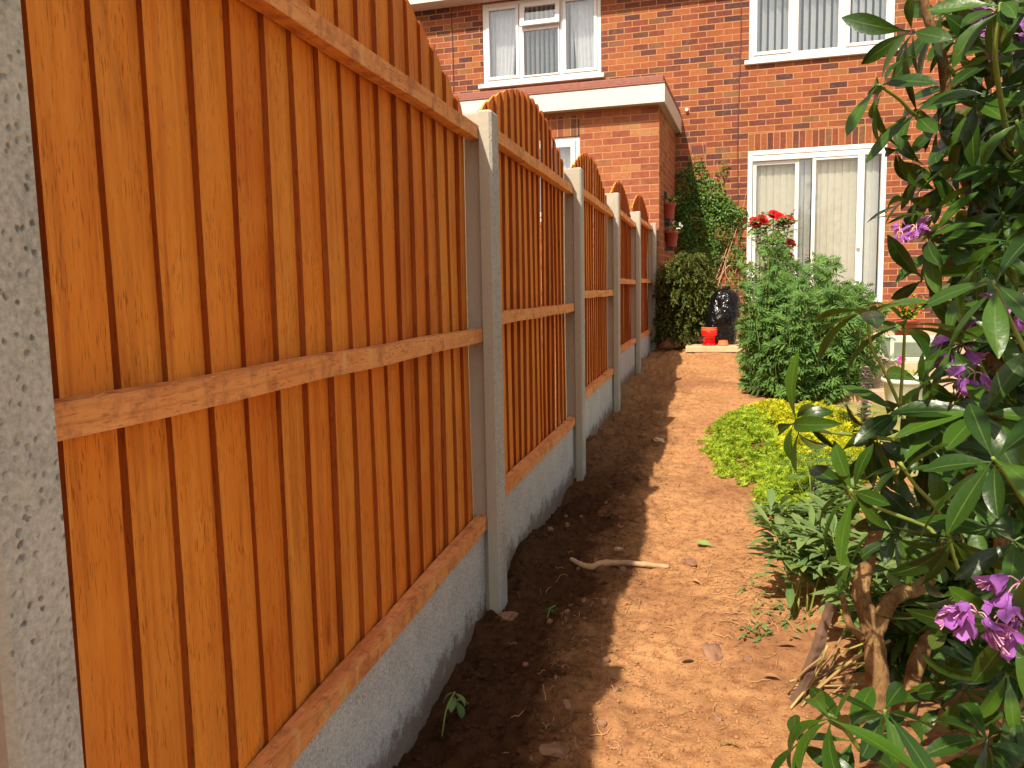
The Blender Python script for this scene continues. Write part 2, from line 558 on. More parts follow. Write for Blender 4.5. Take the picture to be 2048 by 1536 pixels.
def soil_mat():
    k = NT('garden_soil')
    v = k.n('TexCoord').outputs['Object']
    n1 = k.noise(v, 2.2, 5, 0.6)
    n2 = k.noise(v, 26, 6, 0.7)
    n3 = k.noise(v, 170, 4, 0.75)
    n0 = k.noise(k.n('Mapping', {'Vector': v, 'Location': (3.0, 1.0, 0.0)}).outputs[0], 1.5, 6, 0.65)
    c = k.mix(k.ramp(n1, [(0.3, 0.0), (0.7, 1.0)]), (0.40, 0.198, 0.083), (0.51, 0.265, 0.116))
    c = k.mix(k.ramp(n2, [(0.36, 0.65), (0.52, 0.0)]), c, (0.20, 0.075, 0.032))
    c = k.mix(k.ramp(n2, [(0.55, 0.0), (0.75, 0.5)]), c, (0.60, 0.30, 0.13))
    c = k.mix(k.ramp(n3, [(0.32, 0.6), (0.48, 0.0)]), c, (0.13, 0.05, 0.022))
    c = k.mix(k.ramp(n3, [(0.62, 0.0), (0.78, 0.5)]), c, (0.62, 0.34, 0.15))
    c = k.mix(k.ramp(n0, [(0.50, 0.0), (0.66, 0.62)]), c, (0.20, 0.082, 0.040))
    # freshly dug damp backfill, fence shade painted into its colour, edge broken by noise
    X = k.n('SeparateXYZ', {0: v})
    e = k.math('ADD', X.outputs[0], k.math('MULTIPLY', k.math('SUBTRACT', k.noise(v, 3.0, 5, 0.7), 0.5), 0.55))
    damp_shade = k.ramp(k.math('ADD', e, 1.0), [(0.57, 1.0), (0.80, 0.0)])
    damp_shade = k.math('MULTIPLY', damp_shade, k.ramp(k.math('MULTIPLY', X.outputs[1], 0.1), [(0.36, 1.0), (0.75, 0.25)]))
    c = k.mix(k.math('MULTIPLY', damp_shade, 0.94), c, k.mix(1.0, c, (0.12, 0.098, 0.10), 'MULTIPLY'))
    h = k.math('ADD', k.math('MULTIPLY', n2, 0.8), k.math('MULTIPLY', n3, 0.3))
    nm = k.bump(h, 0.65, 0.016)
    return k.fin(c, 0.95, nm, 0.1)


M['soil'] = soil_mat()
M['crumb'] = simple('soil_crumb', (0.30, 0.125, 0.052), 0.95, 0.35, 30)
M['root'] = simple('dry_root', (0.46, 0.26, 0.12), 0.85, 0.3, 25)
M['stone'] = simple('brown_stone', (0.25, 0.125, 0.072), 0.9, 0.3, 22, 0.5, 90)
M['stone_pale'] = simple('pale_stone', (0.60, 0.40, 0.23), 0.9, 0.2, 22, 0.5, 90)
M['sagepaint'] = simple('pale_green_paint', (0.45, 0.52, 0.40), 0.6)
k = NT('rhododendron_bark')
v = k.coords()
n = k.noise(v, 14, 5, 0.65)
n2 = k.noise(k.n('Mapping', {'Vector': v, 'Scale': (1, 1, 0.3)}).outputs[0], 120, 4, 0.7)
c = k.mix(k.ramp(n, [(0.35, 0.0), (0.65, 1.0)]), (0.13, 0.068, 0.028), (0.34, 0.205, 0.085))
c = k.mix(k.ramp(n2, [(0.35, 0.7), (0.5, 0.0)]), c, (0.07, 0.035, 0.018))
M['bark'] = k.fin(c, 0.9, k.bump(k.math('ADD', n2, n), 0.8, 0.006), 0.15)
M['twig'] = simple('green_twig', (0.19, 0.24, 0.045), 0.55, 0.25, 20)
M['brown_twig'] = simple('brown_twig', (0.14, 0.08, 0.04), 0.8, 0.3, 30)
M['stick'] = simple('weathered_stick', (0.44, 0.27, 0.15), 0.85, 0.3, 20, 0.4, 80)
M['stake'] = simple('dark_stake', (0.12, 0.065, 0.04), 0.9, 0.3, 12, 0.5, 60)
M['rhodo'] = leaf_mat('rhododendron_leaf', [(0.012, 0.034, 0.004), (0.021, 0.054, 0.006), (0.046, 0.105, 0.010), (0.016, 0.042, 0.006)], 0.33, (0.075, 0.10, 0.020), (0.12, 0.17, 0.03), 0.14, 0.35, 0.25)
M['mugwort'] = leaf_mat('shrub_leaf', [(0.052, 0.118, 0.032), (0.082, 0.168, 0.042), (0.14, 0.24, 0.052), (0.062, 0.142, 0.044)], 0.7, (0.11, 0.185, 0.06), None, 0.22, 0.12)
M['rose_leaf'] = leaf_mat('rose_leaf', [(0.09, 0.16, 0.05), (0.14, 0.22, 0.08), (0.22, 0.30, 0.12)], 0.4, (0.16, 0.20, 0.11), None, 0.2, 0.5)
M['gold'] = leaf_mat('golden_leaf', [(0.24, 0.31, 0.018), (0.44, 0.44, 0.02), (0.60, 0.53, 0.025), (0.30, 0.36, 0.025)], 0.7, None, None, 0.25, 0.1)
M['lime'] = leaf_mat('lime_leaf', [(0.17, 0.28, 0.025), (0.27, 0.38, 0.03), (0.40, 0.45, 0.04), (0.11, 0.22, 0.025)], 0.7, None, None, 0.25, 0.1)
M['ivy'] = leaf_mat('climber_leaf', [(0.034, 0.085, 0.014), (0.06, 0.135, 0.02), (0.12, 0.21, 0.03), (0.034, 0.095, 0.02)], 0.4, (0.10, 0.15, 0.05), None, 0.25, 0.4)
M['hebe'] = leaf_mat('drooping_leaf', [(0.045, 0.070, 0.012), (0.075, 0.105, 0.018), (0.15, 0.17, 0.035), (0.04, 0.07, 0.016)], 0.55, None, None, 0.2, 0.3)
M['sage'] = leaf_mat('grey_green_leaf', [(0.085, 0.16, 0.05), (0.13, 0.205, 0.07), (0.19, 0.26, 0.09), (0.10, 0.18, 0.04)], 0.55, (0.20, 0.26, 0.115), (0.22, 0.29, 0.10), 0.25, 0.25, 0.1)
M['petal'] = leaf_mat('violet_petal', [(0.24, 0.06, 0.36), (0.36, 0.10, 0.48), (0.46, 0.17, 0.58), (0.20, 0.045, 0.30)], 0.55, (0.36, 0.12, 0.48), None, 0.3, 0.3, 0.2)
M['stamen'] = simple('pink_stamen', (0.62, 0.30, 0.42), 0.6)
M['red'] = leaf_mat('red_petal', [(0.50, 0.010, 0.02), (0.62, 0.018, 0.03), (0.72, 0.03, 0.045)], 0.5, None, None, 0.2, 0.3)
M['pink'] = simple('pink_petal', (0.75, 0.05, 0.28), 0.6)
M['lupin'] = leaf_mat('lupin_pod', [(0.20, 0.13, 0.10), (0.30, 0.22, 0.22), (0.24, 0.18, 0.32), (0.40, 0.32, 0.26)], 0.7, None, None, 0.1)
M['straw'] = leaf_mat('dry_stem', [(0.26, 0.25, 0.05), (0.32, 0.19, 0.08), (0.24, 0.13, 0.06), (0.36, 0.30, 0.10)], 0.7, None, None, 0.0)
M['deadleaf'] = simple('dead_leaf', (0.30, 0.14, 0.06), 0.8, 0.3, 30)
M['greenleaf'] = simple('fallen_green_leaf', (0.20, 0.27, 0.07), 0.6, 0.25, 25)
M['slab'] = simple('paving_slab', (0.50, 0.36, 0.21), 0.9, 0.18, 9, 0.4, 90)
M['conc_step'] = simple('step_concrete', (0.44, 0.32, 0.21), 0.9, 0.12, 9, 0.3, 80)
M['redpot'] = simple('red_glazed_plastic', (0.72, 0.012, 0.010), 0.25, 0.06, 6, spec=0.6)
M['terra'] = simple('terracotta', (0.70, 0.13, 0.04), 0.6, 0.1, 12)
M['hangpot'] = simple('hanging_pot_plastic', (0.26, 0.040, 0.024), 0.45, 0.12, 8)
M['black'] = simple('black_bracket', (0.015, 0.015, 0.017), 0.5)
M['blue'] = simple('blue_plastic', (0.02, 0.09, 0.34), 0.4)
M['teal'] = simple('turquoise_cloth', (0.02, 0.38, 0.30), 0.7, 0.15, 9)
M['whitepot'] = simple('white_planter', (0.66, 0.64, 0.58), 0.5, 0.06, 8)
k = NT('bin_bag_plastic')
v = k.coords()
k.fin((0.004, 0.004, 0.0045), 0.2, k.bump(k.noise(v, 7, 2.5, 0.5, 1.5), 0.8, 0.06), 0.35)
M['bag'] = k.m
k = NT('lawn_grass')
v = k.coords()
c = k.mix(k.ramp(k.noise(v, 3, 5), [(0.35, 0.0), (0.65, 1.0)]), (0.24, 0.24, 0.06), (0.46, 0.37, 0.15))
M['lawn'] = k.fin(c, 0.9, k.bump(k.noise(v, 140, 4), 0.8, 0.02), 0.1)


# ------------------------------------------------------------------ ground
def vnoise(x, y, seed=0):
    xi, yi = np.floor(x).astype(int), np.floor(y).astype(int)
    fx, fy = x - xi, y - yi
    fx, fy = fx * fx * (3 - 2 * fx), fy * fy * (3 - 2 * fy)

    def h(a, b):
        n = (a * 374761393 + b * 668265263 + seed * 982451653) & 0x7fffffff
        n = ((n ^ (n >> 13)) * 1274126177) & 0x7fffffff
        return ((n ^ (n >> 16)) & 0xffff) / 65535.0
    return (h(xi, yi) * (1 - fx) + h(xi + 1, yi) * fx) * (1 - fy) + (h(xi, yi + 1) * (1 - fx) + h(xi + 1, yi + 1) * fx) * fy - 0.5


ZF = ([-5, 0.5, 1.8, 2.5, 3.3, 4.4, 5.3, 6.3, 8.2, 9.9, 12], [-1.2, -1.2, -1.16, -1.09, -1.07, -1.05, -0.98, -0.94, -0.84, -0.76, -0.73])
ZM = ([-5, 1.5, 3, 5, 7, 9.1, 9.6, 12], [-1.09, -1.06, -1.03, -0.96, -0.87, -0.74, -0.73, -0.72])
POSTS = [0.72, 2.63, 4.47, 6.31, 8.24, 9.98]


def gbase(x, y):
    x, y = np.asarray(x, float), np.asarray(y, float)
    t = np.clip((x + 0.74) / 0.42, 0, 1)
    t = t * t * (3 - 2 * t)
    z = np.interp(y, *ZF) * (1 - t) + np.interp(y, *ZM) * t
    for p in POSTS[1:5]:
        z += 0.085 * np.exp(-((x + 0.70) / 0.13) ** 2 - ((y - p - 0.42) / 0.30) ** 2)
        z -= 0.045 * np.exp(-((x + 0.50) / 0.12) ** 2 - ((y - p - 0.12) / 0.14) ** 2)
    return z


def gz(x, y):
    x, y = np.asarray(x, float), np.asarray(y, float)
    z = gbase(x, y)
    near = np.clip((0.05 - x) / 0.45, 0.24 + 0.5 * np.clip(vnoise(x * 1.4 + 7, y * 1.4, 8) + .1, 0, 1), 1.0)
    inside = ((x > -0.9) & (x < 1.0) & (y > 0.7) & (y < 10.2)).astype(float)
    z = z + inside * (0.050 * vnoise(x * 2.3, y * 2.3, 1) + near * (0.045 * vnoise(x * 7, y * 7, 2) + 0.036 * np.abs(vnoise(x * 17, y * 17, 3)) + 0.028 * vnoise(x * 34, y * 34, 4) + 0.020 * np.abs(vnoise(x * 62, y * 62, 5))))
    return z


def g1(x, y):
    return float(gz(x, y))


xs = np.array([-60, -15, -5, -2, -1.2, -0.95] + list(np.linspace(-0.86, 0.90, 170)) + [1.0, 1.1, 1.3, 1.6, 2, 3, 5, 10, 25, 60])
ys = np.array([-60, -15, -4, -1, 0, 0.5] + list(np.arange(0.8, 4.2, 0.0115)) + list(np.arange(4.2, 10.2, 0.028)) + [10.3, 10.6, 11, 12, 15, 25, 60])
GX, GY = np.meshgrid(xs, ys)
GZ = gz(GX, GY)
nx, ny = len(xs), len(ys)
me = bpy.data.meshes.new('ground')
idx = np.arange(nx * ny).reshape(ny, nx)
quads = np.stack([idx[:-1, :-1], idx[:-1, 1:], idx[1:, 1:], idx[1:, :-1]], -1).reshape(-1, 4)
me.from_pydata(np.stack([GX, GY, GZ], -1).reshape(-1, 3).tolist(), [], quads.tolist())
me.polygons.foreach_set('use_smooth', [True] * len(me.polygons))
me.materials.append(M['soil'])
ground = bpy.data.objects.new('ground', me)
COL.objects.link(ground)
tag(ground, 'bare orange brown soil path beside the fence', 'ground', kind='structure')

# sunlit lawn on the far side of the planting
lx, ly = np.linspace(0.98, 9, 36), np.linspace(-3, 6.5, 40)
LX, LY = np.meshgrid(lx, ly)
LZ = gbase(LX, LY) + 0.012 + 0.03 * vnoise(LX * 3, LY * 3, 9)
mb = MB()
li = np.arange(len(lx) * len(ly)).reshape(len(ly), len(lx))
mb.add(np.stack([LX, LY, LZ], -1).reshape(-1, 3).tolist(), np.stack([li[:-1, :-1], li[:-1, 1:], li[1:, 1:], li[1:, :-1]], -1).reshape(-1, 4).tolist())
tag(mb.build('lawn', M['lawn'], smooth=True), 'dry yellowish lawn beyond the planting', 'lawn', kind='structure')

# ------------------------------------------------------------------ fence
XF = -0.67
PW = 0.095
POST_TOP = [0.55, 0.566, 0.645, 0.717, 0.752, 0.770]
POST_X = [XF, XF, XF, XF, XF, -0.628]
POST_LABEL = ['big pitted grey concrete post at the near end of the fence',
              'concrete post with sunlit cream side and dark blotches, second along the fence',
              'concrete fence post, third along, standing by a heap of dug soil',
              'concrete fence post, fourth along the row towards the house',
              'slim pale concrete post, fifth along the row, beside the last arched panel',
              'last pale concrete post, against the brick extension corner']
C8 = 0.008
HP = [(0, C8), (0, PW - C8), (-C8, PW), (-0.041, PW), (-0.045, PW - 0.024), (-0.108, PW - 0.024), (-0.112, PW), (-0.14 + C8, PW), (-0.14, PW - C8),
      (-0.14, C8), (-0.14 + C8, 0), (-0.112, 0), (-0.108, 0.024), (-0.045, 0.024), (-0.041, 0), (-C8, 0)]


def post(x, yfar, ztop, label):
    y0 = yfar - PW
    zb = float(gbase(x, y0)) - 0.30
    mb = MB()
    n = len(HP)
    rings = []
    nz = 14
    zs = [zb + (ztop - 0.006 - zb) * i / nz for i in range(nz + 1)]
    for z in zs:
        rings.append([(px, py, z) for px, py in HP])
    rings.append([(-0.07 + (px + 0.07) * 0.94, PW / 2 + (py - PW / 2) * 0.92, ztop) for px, py in HP])
    vs = [p for r in rings for p in r]
    fs = [tuple(range(n - 1, -1, -1)), tuple(range((len(rings) - 1) * n, len(rings) * n))]
    for j in range(len(rings) - 1):
        for i in range(n):
            fs.append((j * n + i, j * n + (i + 1) % n, (j + 1) * n + (i + 1) % n, (j + 1) * n + i))
    mb.add(vs, fs)
    o = mb.build('fence_post', M['post'])
    o.location = (x, y0, 0)
    return tag(o, label, 'fence post', 'concrete posts along the fence')


post(XF, -1.12, 0.53, 'concrete fence post behind the viewer')
for i in range(6):
    post(POST_X[i], POSTS[i], POST_TOP[i], POST_LABEL[i])


def panel(yA, yB, xa, xb, ztop, zmid, zbot, label, glabel, gaps=(), seed=0, dip=0.0, cen=0.0):
    """arched feather-edge panel: boards behind three rails; yA..yB clear width between posts"""
    rs = random.Random(seed)
    L = math.hypot(yB - yA, xb - xa)
    root = empty('closeboard_fence', (xa, yA, 0), -math.atan2(xb - xa, yB - yA))
    tag(root, label, 'fence', 'arched orange fence panels')
    RH = 0.043
    boards = MB()
    pitch = 0.1042
    n = int(round((L + 0.03) / pitch))
    pitch = (L + 0.03) / n
    rt = ztop + RH
    c = L / 2 + cen
    for i in range(n):
        y0 = -0.015 + i * pitch + rs.uniform(-0.004, 0.004)
        w = pitch + 0.026 if i < n - 1 else pitch
        if i in gaps:
            w = pitch - 0.004
        y1 = y0 + w
        xl = -0.0815 + rs.uniform(-0.0015, 0.0012)       # proud edge against the rails
        xr = xl - (0.0142 if yA < 4 else 0.0122) + rs.uniform(-0.0006, 0.0006)     # thin edge tucked behind the next board
        lean = rs.uniform(-0.003, 0.003)

        def zt(y):
            return rt + 0.275 - 0.30 * (y - c) ** 2
        nsl = 6
        za, zb_ = zt(y0), zt(min(y1, L))
        rows = 9
        vs = []
        for r in range(rows):
            f = r / (rows - 1)
            bow = 0.0018 * math.sin(f * 5 + seed + i)
            b0, b1 = zbot - dip * (1 - y0 / L), zbot - dip * (1 - min(y1, L) / L)
            z0 = b0 + f * (za - b0)
            z1 = b1 + f * (zb_ - b1)
            dy = lean * f
            vs += [(xl + bow, y0 + dy + bow, z0), (xr + bow, y1 + dy, z1), (xr + bow - 0.004, y1 + dy, z1), (xl + bow - (0.0120 if yA < 4 else 0.0106), y0 + dy, z0)]
            if r == rows - 1:   # rounded sawn top
                m = [(xl + bow - 0.006, (y0 + y1) / 2, (z0 + z1) / 2 + 0.004)]
        fs = [(0, 3, 2, 1)]
        for r in range(rows - 1):
            o = r * 4
            fs += [(o, o + 1, o + 5, o + 4), (o + 1, o + 2, o + 6, o + 5), (o + 2, o + 3, o + 7, o + 6), (o + 3, o, o + 4, o + 7)]
        o = (rows - 1) * 4
        vs += m
        q = len(vs) - 1
        fs += [(o, o + 1, q), (o + 1, o + 2, q), (o + 2, o + 3, q), (o + 3, o, q)]
        boards.add(vs, fs)
    boards.build('boards', M['board'], root)
    for nm, z in (('top_rail', ztop), ('middle_rail', zmid), ('bottom_rail', zbot)):
        rb = MB()
        ns = 24
        vs = []
        for j in range(ns + 1):
            y = -0.016 + (L + 0.032) * j / ns
            wv = 0.0015 * math.sin(j * 0.7 + seed * 2 + z) - (dip * (1 - j / ns) if nm == 'bottom_rail' else 0.0)
            x1 = -0.043 + 0.0012 * math.sin(j * 1.3 + z * 9)
            vs += [(x1, y, z + wv), (x1, y, z + RH + wv), (-0.0805, y, z + RH + wv), (-0.0805, y, z + wv)]
        fs = [(0, 1, 2, 3), (ns * 4 + 3, ns * 4 + 2, ns * 4 + 1, ns * 4)]
        for j in range(ns):
            o = j * 4
            for a in range(4):
                b = (a + 1) % 4
                fs.append((o + a, o + 4 + a, o + 4 + b, o + b))
        rb.add(vs, fs)
        if nm != 'top_rail':   # torn fibres on the upper arris
            for j in range(16):
                y = rs.uniform(0.02, L)
                p = Vector((-0.046, y, z + RH - (dip * (1 - y / L) if nm == 'bottom_rail' else 0.0)))
                rb.tube([p, p + Vector((0.006, rs.uniform(.01, .03), rs.uniform(0, .006)))], [0.0012, 0.0004], 4)
        rb.build('rail', M['rail'], root, bevel=0.0016)
    gb = MB()
    gb.box(-0.106, -0.056, -0.016, L + 0.016, zbot - 0.42, zbot - 0.003)
    gb.v = [(x, y, z - dip * (1 - y / L)) for x, y, z in gb.v]
    gb.a = [0.0, 0.0, 0.0, 0.0, 1.0, 1.0, 1.0, 1.0]
    g = gb.build('gravel_board', M['gravel'], bevel=0.004)
    g.location = root.location
    g.rotation_euler = root.rotation_euler
    tag(g, glabel, 'gravel board', 'concrete gravel boards under the panels')
    return root


PN = [(-1.12, 0.625, 0.460, -0.18, -0.80), (0.72, 2.535, 0.478, -0.160, -0.780), (2.63, 4.375, 0.508, -0.115, -0.735), (4.47, 6.215, 0.540, -0.048, -0.645), (6.31, 8.145, 0.600, 0.045, -0.528), (8.24, 9.885, 0.688, 0.065, -0.522)]
PLAB = ['arched orange fence panel behind the viewer', 'first arched orange fence panel, beside the big pitted post',
        'second arched orange fence panel, with slits of light between its boards', 'third arched orange fence panel, between the third and fourth posts',
        'fourth arched fence panel, redder domed top, between the fourth and fifth posts', 'last arched orange fence panel, nearest to the brick extension']
GLAB = ['grey gravel board under the panel behind the viewer', 'grey concrete gravel board under the first fence panel, a weed growing against it',
        'grey concrete gravel board under the second fence panel, soil sloping along it', 'grey concrete gravel board under the third fence panel',
        'pale concrete gravel board under the fourth fence panel', 'pale concrete gravel board under the last panel by the house']
for i, (a, b, zt_, zm_, zb_) in enumerate(PN):
    xa = XF
    xb = XF if i < 5 else -0.628
    panel(a, b, xa, xb, zt_, zm_, zb_, PLAB[i], GLAB[i], gaps=((), (), (10, 13), (9,), (), ())[i], seed=i + 3, dip=(0.0, 0.062, 0.0, 0.0, 0.0, 0.0)[i], cen=(0, 0, 0.08, 0.04, 0, 0)[i])

# ------------------------------------------------------------------ house
HY = -0.058711
DM = 11.884
house = empty('brick_house', (-math.sin(HY) * DM, math.cos(HY) * DM, 0), HY)
tag(house, 'red brick house with white windows, patio door and a flat-roofed extension', 'house')


def hpt(a, y, z):
    """house frame -> world"""
    return Matrix.Translation(house.location) @ Matrix.Rotation(HY, 4, 'Z') @ Vector((a, y, z))


HOLES = [(-4.0, -2.235, 3.03, 4.195), (-0.22, 1.575, 3.02, 4.195), (-0.212, 1.535, -0.24, 1.84)]


def walled(mb, a0, a1, z0, z1, y, thick, holes):
    ca = sorted({a0, a1} | {h[0] for h in holes} | {h[1] for h in holes})
    cz = sorted({z0, z1} | {h[2] for h in holes} | {h[3] for h in holes})
    for i in range(len(ca) - 1):
        for j in range(len(cz) - 1):
            A, B, C, D = ca[i], ca[i + 1], cz[j], cz[j + 1]
            if any(h[0] <= A and B <= h[1] and h[2] <= C and D <= h[3] for h in holes):
                continue
            mb.add([(A, y, C), (B, y, C), (B, y, D), (A, y, D)], [(0, 1, 2, 3)])
            mb.add([(A, y + thick, C), (B, y + thick, C), (B, y + thick, D), (A, y + thick, D)], [(3, 2, 1, 0)])
    for A, B, C, D in holes:
        for q in ([(A, C), (A, D)], [(B, D), (B, C)], [(A, D), (B, D)], [(B, C), (A, C)]):
            (p0, w0), (p1, w1) = q
            mb.add([(p0, y, w0), (p1, y, w1), (p1, y + thick, w1), (p0, y + thick, w0)], [(0, 1, 2, 3)])
    for q in ([(a0, z1), (a0, z0)], [(a1, z0), (a1, z1)], [(a1, z1), (a0, z1)]):
        (p0, w0), (p1, w1) = q
        mb.add([(p0, y, w0), (p1, y, w1), (p1, y + thick, w1), (p0, y + thick, w0)], [(0, 1, 2, 3)])


mb = MB()
walled(mb, -9.0, 7.0, -1.2, 4.30, 0.0, 0.28, HOLES)
mb.build('wall', M['brick'], house)
mb = MB()
EY = -1.897
walled(mb, -6.0, -1.19, -1.2, 2.146, EY, 0.25, [(-3.3, -2.145, 0.85, 1.862)])
mb.add([(-1.19, EY + 0.25, -1.2), (-1.19, -0.002, -1.2), (-1.19, -0.002, 2.146), (-1.19, EY + 0.25, 2.146)], [(0, 1, 2, 3)])
mb.add([(-1.44, EY + 0.25, -1.2), (-1.44, -0.002, -1.2), (-1.44, -0.002, 2.146), (-1.44, EY + 0.25, 2.146)], [(3, 2, 1, 0)])
mb.build('extension_wall', M['brick_ext'], house)
# soldier courses, 3 mm proud
mb = MB()
mb.box(-0.212, 1.47, -0.004, 0.05, 1.842, 2.072)
mb.build('soldier_course', M['soldier'], house)
mb = MB()
mb.box(-3.36, -2.150, EY - 0.004, EY + 0.05, 1.864, 2.10)
mb.build('soldier_course', M['soldier'], house)
# flat roof of the extension
mb = MB()
FY = EY - 0.18
mb.box(-6.0, -1.105, FY, FY + 0.022, 2.140, 2.345)
mb.box(-1.105 - 0.022, -1.105, FY + 0.024, -0.003, 2.140, 2.345)
mb.build('fascia', M['fascia'], house, bevel=0.003)
mb = MB()
mb.box(-6.0, -1.129, FY + 0.024, -0.003, 2.150, 2.164)
mb.build('soffit', M['soffit'], house)
mb = MB()
mb.box(-6.0, -1.10, FY - 0.012, -0.003, 2.348, 2.372)
mb.box(-6.0, -1.125, FY + 0.03, -0.003, 2.374, 2.455)
mb.build('flat_roof', M['felt'], house, bevel=0.012)
# eaves of the main roof
mb = MB()
mb.box(-9.3, 7.3, -0.34, -0.318, 4.205, 4.40)
mb.build('fascia', M['fascia'], house)
mb = MB()
mb.box(-9.3, 7.3, -0.316, -0.002, 4.215, 4.228)
mb.build('soffit', M['fascia'], house)
mb = MB()
mb.prism([(-9.3, 0), (7.3, 0), (7.3, 0.02), (-9.3, 0.02)], 0, 0.02)
mb = MB()
mb.add([(-9.3, -0.42, 4.38), (7.3, -0.42, 4.38), (7.3, 4.0, 7.1), (-9.3, 4.0, 7.1), (-9.3, -0.42, 4.44), (7.3, -0.42, 4.44), (7.3, 4.0, 7.16), (-9.3, 4.0, 7.16)],
       [(0, 3, 2, 1), (4, 5, 6, 7), (0, 1, 5, 4), (2, 3, 7, 6), (0, 4, 7, 3), (1, 2, 6, 5)])
mb.build('roof', M['tile'], house)
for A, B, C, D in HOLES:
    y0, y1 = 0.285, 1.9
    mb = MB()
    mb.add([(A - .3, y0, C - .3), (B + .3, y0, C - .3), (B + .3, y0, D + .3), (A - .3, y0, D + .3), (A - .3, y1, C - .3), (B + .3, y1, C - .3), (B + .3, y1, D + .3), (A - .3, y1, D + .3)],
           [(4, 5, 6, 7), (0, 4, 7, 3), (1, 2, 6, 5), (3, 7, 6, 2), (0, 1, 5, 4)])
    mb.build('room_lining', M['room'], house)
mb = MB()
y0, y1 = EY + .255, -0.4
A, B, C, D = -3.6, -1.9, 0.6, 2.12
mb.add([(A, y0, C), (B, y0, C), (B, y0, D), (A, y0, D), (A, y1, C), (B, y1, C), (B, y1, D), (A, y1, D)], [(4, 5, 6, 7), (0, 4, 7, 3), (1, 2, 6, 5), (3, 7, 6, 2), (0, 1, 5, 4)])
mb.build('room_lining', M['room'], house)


def frame(mb, a0, a1, z0, z1, w, y0, y1, wb=None):
    wb = wb or w
    mb.box(a0, a0 + w, y0, y1, z0, z1)
    mb.box(a1 - w, a1, y0, y1, z0, z1)
    mb.box(a0 + w, a1 - w, y0 + .001, y1 - .001, z1 - w, z1)
    mb.box(a0 + w, a1 - w, y0 + .001, y1 - .001, z0, z0 + wb)


def pane(par, a0, a1, z0, z1, y, m='glass', inv=None):
    p = MB()
    p.box(a0, a1, y, y + 0.006, z0, z1)
    return p.build('pane', M[m], par)


def slats(par, a0, a1, z0, z1, y, pitch, w, ang, m, name='blind', var=4):
    s = MB()
    a = a0 + pitch / 2
    while a < a1:
        s.box(a - w / 2, a + w / 2, y - 0.0012, y + 0.0012, z0, z1, Matrix.Rotation(R(ang + rnd(-var, var)), 3, 'Z'))
        a += pitch
    s.box(a0, a1, y - 0.018, y + 0.018, z1, z1 + 0.03)
    return s.build(name, M[m], par)


def drape(par, a0, a1, z0, z1, y, n, amp, m, a0b=None, a1b=None, name='curtain'):
    s = MB()
    K = n * 8
    a0b = a0 if a0b is None else a0b
    a1b = a1 if a1b is None else a1b
    vs, rows = [], 6
    for r in range(rows):
        f = r / (rows - 1)
        for i in range(K + 1):
            t = i / K
            x = (a0 * (1 - f) + a0b * f) * (1 - t) + (a1 * (1 - f) + a1b * f) * t
            vs.append((x, y + amp * math.sin(2 * math.pi * n * t + 0.6 * math.sin(r + i * .2)), z1 + (z0 - z1) * f))
    s.add(vs, [(r * (K + 1) + i, r * (K + 1) + i + 1, (r + 1) * (K + 1) + i + 1, (r + 1) * (K + 1) + i) for r in range(rows - 1) for i in range(K)])
    return s.build(name, M[m], par, smooth=True)


def sill(par, a0, a1, z0, z1, y0=-0.06):
    s = MB()
    s.box(a0, a1, y0, 0.03, z0, z1)
    return s.build('sill', M['upvc'], par, bevel=0.006)


# upper window with the open top light
w = MB()
frame(w, -4.0, -2.235, 3.05, 4.195, 0.055, 0.012, 0.075)
w.box(-3.445, -3.395, 0.013, 0.074, 3.105, 4.14)
w.box(-2.838, -2.788, 0.013, 0.074, 3.105, 4.14)
w.box(-3.395, -2.838, 0.014, 0.073, 3.775, 3.825)
win = w.build('window', M['upvc'], house, bevel=0.006)
for a0, a1, z0, z1 in ((-3.945, -3.445, 3.105, 4.14), (-2.788, -2.290, 3.105, 4.14), (-3.395, -2.838, 3.105, 3.775)):
    s = MB()
    frame(s, a0 + .002, a1 - .002, z0 + .002, z1 - .002, 0.045 if a1 - a0 < .52 else 0.022, -0.004, 0.05)
    s.build('sash', M['upvc'], win, bevel=0.006)
    q = 0.047 if a1 - a0 < .52 else 0.024
    pane(win, a0 + q, a1 - q, z0 + q, z1 - q, 0.022)
s = MB()
rot = Matrix.Rotation(R(-8), 3, 'X')
hc = (-3.1165, 0.0, 4.14)
for b in ((-3.410, -3.345, 3.80, 4.135), (-2.888, -2.823, 3.80, 4.135), (-3.345, -2.888, 4.07, 4.135), (-3.345, -2.888, 3.80, 3.865)):
    s.box(b[0], b[1], -0.03, 0.012, b[2], b[3], rot, hc)
s.build('top_light', M['upvc'], win, bevel=0.005)
s = MB()
s.box(-3.344, -2.889, -0.012, -0.006, 3.866, 4.069, rot, hc)
s.build('pane', M['glass'], win)
sill(win, -4.07, -2.185, 2.992, 3.048)
drape(win, -3.96, -3.52, 3.06, 4.18, 0.20, 7, 0.012, 'curtain', -3.96, -3.60)
slats(win, -3.46, -2.80, 3.06, 4.16, 0.16, 0.072, 0.066, 72, 'blind_white')
drape(win, -2.70, -2.25, 3.06, 4.18, 0.19, 7, 0.014, 'curtain', -2.62, -2.25)
slats(win, -2.80, -2.60, 3.06, 4.16, 0.17, 0.075, 0.066, 70, 'blind_white')

